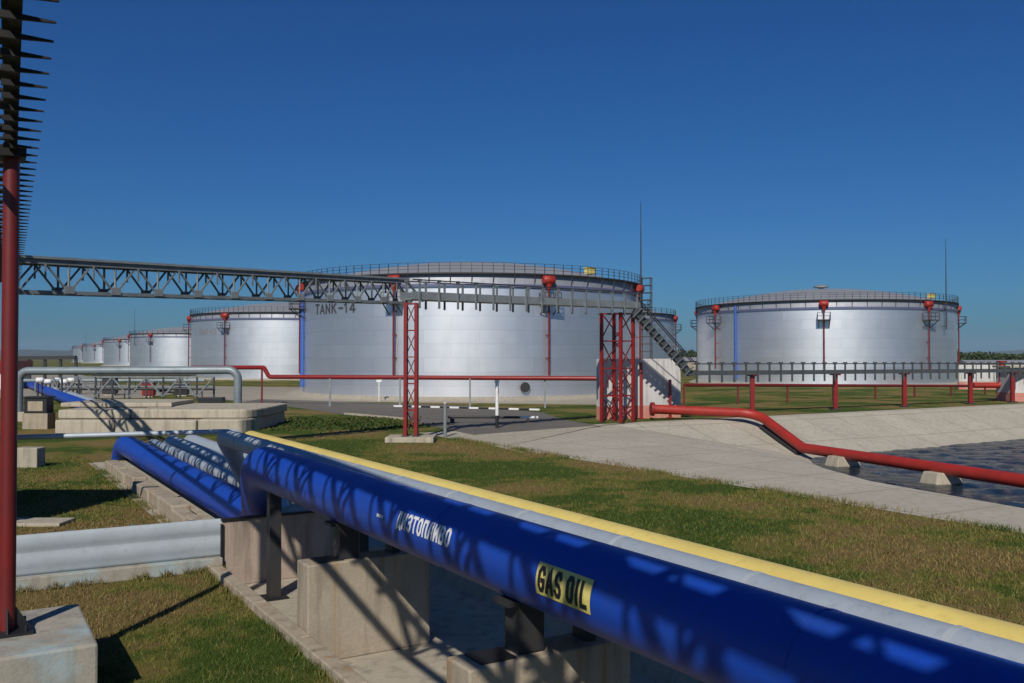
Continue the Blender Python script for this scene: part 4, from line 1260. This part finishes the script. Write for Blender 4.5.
# grass blades
def blades(P, hmin, hmax, wd, name, label):
    n = len(P)
    h = rng.uniform(hmin, hmax, n); az = rng.uniform(0, 2 * np.pi, n)
    lean = rng.normal(0, 0.45, (n, 2)) * h[:, None]
    wv_ = np.stack([np.cos(az), np.sin(az)], 1) * (wd * rng.uniform(0.6, 1.4, n))[:, None]
    V = np.zeros((n, 3, 3))
    V[:, 0, :2] = P - wv_; V[:, 1, :2] = P + wv_; V[:, 2, :2] = P + lean; V[:, 2, 2] = h
    V[:, :2, 2] = 0.0
    me = bpy.data.meshes.new(name)
    me.vertices.add(3 * n); me.vertices.foreach_set('co', V.ravel())
    me.loops.add(3 * n); me.loops.foreach_set('vertex_index', np.arange(3 * n))
    me.polygons.add(n); me.polygons.foreach_set('loop_start', np.arange(0, 3 * n, 3)); me.polygons.foreach_set('loop_total', np.full(n, 3))
    me.update(calc_edges=True)
    at = me.attributes.new('rnd', 'FLOAT', 'POINT'); at.data.foreach_set('value', np.repeat(rng.uniform(0, 1, n), 3))
    me.materials.append(M['blade'])
    o = bpy.data.objects.new(name, me); col.objects.link(o)
    return tag(o, label, 'grass', None, 'stuff')
wv2 = np.array(W[:2]); uv2 = np.array(U[:2])
def region(o0, o1, s0, s1, dens, excl=()):
    n = int((o1 - o0) * (s1 - s0) * dens)
    o = rng.uniform(o0, o1, n); s = rng.uniform(s0, s1, n)
    # clumping
    keep = (np.sin(o * 1.7 + 2 * np.sin(s * 0.9)) * np.sin(s * 1.3 + 1.5 * np.sin(o * 0.8)) + rng.uniform(-1.4, 1.4, n)) > -0.35
    P = o[:, None] * wv2 + s[:, None] * uv2
    fov = np.abs(P[:, 0]) < 0.60 * P[:, 1] + 1.0
    keep &= fov
    for (a, b_, c_, d2) in excl:
        keep &= ~((o > a) & (o < b_) & (s > c_) & (s < d2))
    return P[keep]
barrier_s = lambda: None
Pl = region(-7, 4.56, 8, 21.5, 900, [(-0.75, 1.65, 13.05, 15.45)])
# keep blades off the barrier footing
dA = np.array([A.x, A.y]); dV = np.array([dv.x, dv.y]); nV = np.array([nv.x, nv.y])
rel = Pl - dA
Pl = Pl[np.abs(rel @ nV) > 0.26]
blades(Pl, 0.02, 0.085, 0.007, 'grass', 'brownish rough grass in the left foreground around the concrete block')
Pm = region(-9, 4.95, 21.5, 46, 260)
blades(Pm, 0.03, 0.10, 0.014, 'grass', 'green grass at left between the metal barrier and the crossing')
Pr = np.concatenate([region(9.5, BO0 - 0.15, -2, 22, 420), region(9.5, BO0 - 0.15, 22, 50, 160)])
blades(Pr, 0.03, 0.11, 0.012, 'grass', 'patchy green and straw coloured grass between the yellow pipe and the pond')

def line_pts(p, q, n, spread):
    t = rng.uniform(0, 1, n); k = (np.sin(t * 61 + 2 * np.sin(t * 23)) + rng.uniform(-1, 1, n)) > 0.1
    p = np.array([p.x, p.y]); q = np.array([q.x, q.y])
    d_ = (q - p) / np.linalg.norm(q - p); nn = np.array([-d_[1], d_[0]])
    P = p + (q - p) * t[:, None] + nn * rng.normal(0, spread, n)[:, None]
    return P[k]
edge = [line_pts(os_(4.5, 6), os_(4.5, 20.4), 5200, 0.09), line_pts(A + nv * 0.27, Bq + nv * 0.27, 3600, 0.07), line_pts(A - nv * 0.3, Bq - nv * 0.3, 2500, 0.08),
        line_pts(os_(1.72, 13.0), os_(1.72, 15.5), 900, 0.05), line_pts(os_(4.9, 21.5), os_(4.9, 40), 3000, 0.10)]
blades(np.concatenate(edge), 0.06, 0.20, 0.008, 'weeds', 'ragged taller weeds growing along kerb, barrier footing and blocks')
edge = [line_pts(os_(BO0 - 0.05, 0), os_(BO0 - 0.05, 45), 9000, 0.16), line_pts(os_(BO0 + 0.25, 0), os_(BO0 + 0.25, 40), 1800, 0.25)]
blades(np.concatenate(edge), 0.06, 0.22, 0.012, 'weeds', 'ragged weeds along the grass edge of the concrete basin walkway')

# weeds and mound right of the crossing
pts_ = []
for i in range(60):
    px = rng.uniform(262, 400); b_ = at_z(px, rng.uniform(418, 430))
    k = 60
    q = rng.normal(size=(k, 3)) * np.array([1.2, 1.0, 0.035]); q[:, 2] = np.abs(q[:, 2])
    pts_.append(np.array([b_.x, b_.y, 0.02]) + q)
leaf_mesh('weeds', np.concatenate(pts_), 0.10, M['weed'], 'low dark green weeds on the bank right of the concrete crossing', 'weeds')

# unseen raised box, added past the left edge for its shadow behind the barrier
ec = Vector((-16.1, 23.3, 0))
et = thing('unseen_shadow_box', 'unseen grey box on four steel legs, added outside the left edge to cast a shadow', 'tank', ec)
m = MB(); m.box(ec + Z * 3.95, (4.4, 1.4, 3.9)); m.build('body', M['silver'], et, bevel=0.05)
for sx in (-2.0, 2.0):
    for sy in (-0.4, 0.4):
        m = MB(); m.box(ec + Vector((sx, sy, 1.0)), (0.14, 0.14, 2.0)); m.build('leg', M['galv_dark'], et)

# ------------------------------------------------------------------ haze
hz = MB(); hz.box((0, 0, 57.5), (15400, 15400, 125))
hm = bpy.data.materials.new('haze'); hm.use_nodes = True
ht = hm.node_tree
ht.nodes.remove(ht.nodes['Principled BSDF'])
pv = ht.nodes.new('ShaderNodeVolumePrincipled')
pv.inputs['Color'].default_value = (0.60, 0.78, 1.0, 1)
pv.inputs['Density'].default_value = 0.00008
pv.inputs['Anisotropy'].default_value = 0.0
ht.links.new(pv.outputs[0], ht.nodes['Material Output'].inputs['Volume'])
ho = hz.build('haze', hm); ho['kind'] = 'stuff'

# far-left yard: sandy ground, dark pipes and a second rack behind the arch
gy = MB()
pl = [at_z(*p, 0.004) for p in [(-60, 398), (140, 398), (190, 392), (120, 385.2), (95, 378), (60, 370), (0, 370), (-80, 380)]]
gy.add(pl, [tuple(range(len(pl)))])
struct(gy.build('yard_ground', M['gravel']))
for (pxa, pxb, py, d_, rad, nm, lb, mt) in ((60, 215, 389, 99, 0.14, 'dark_pipe', 'thin dark pipe low behind the lattice pipe rack', 'dark_steel'),
                                (20, 205, 380.5, 112, 0.22, 'grey_pipe', 'grey pipe running level behind the white drums', 'greyblue'),
                                (92, 196, 375, 118, 0.10, 'slim_pipe', 'slim dark pipe line high behind the lattice pipe rack', 'dark_steel')):
    a = at_d(pxa, py, d_); e = at_d(pxb, py, d_)
    m = MB(); m.tube([a, e], rad, 10)
    for k in range(6):
        q = a + (e - a) * ((k + 0.5) / 6); m.beam(Vector((q.x, q.y, 0)), q, 0.12, 0.12)
    tag(m.build(nm, M[mt], None, Vector((a.x, a.y, 0))), lb, 'pipe')
for (px, py, d_, w_, h_, lb, mt) in ((110, 384, 108, 1.6, 1.9, 'dark valve cabinet standing among the far left pipework', 'dark_steel'), (149, 384, 103, 1.3, 1.5, 'small red valve cabinet behind the lattice pipe rack', 'red'), (182, 385, 106, 1.5, 1.2, 'low black valve box at the right end of the lattice pipe rack', 'black')):
    q = at_d(px, py, d_)
    r_c = thing('valve_cabinet', lb, 'cabinet', Vector((q.x, d_, 0)))
    m = MB(); m.box((q.x, d_, h_ / 2 + 0.2), (w_, 0.8, h_)); m.build('body', M[mt], r_c, bevel=0.03)
    m = MB(); m.box((q.x, d_, h_ + 0.25), (w_ + 0.2, 1.0, 0.1)); m.build('lid', M['galv_dark'], r_c)
    m = MB(); m.box((q.x, d_, 0.1), (w_ * 0.8, 0.6, 0.2)); m.build('plinth', M['con_pale'], r_c)
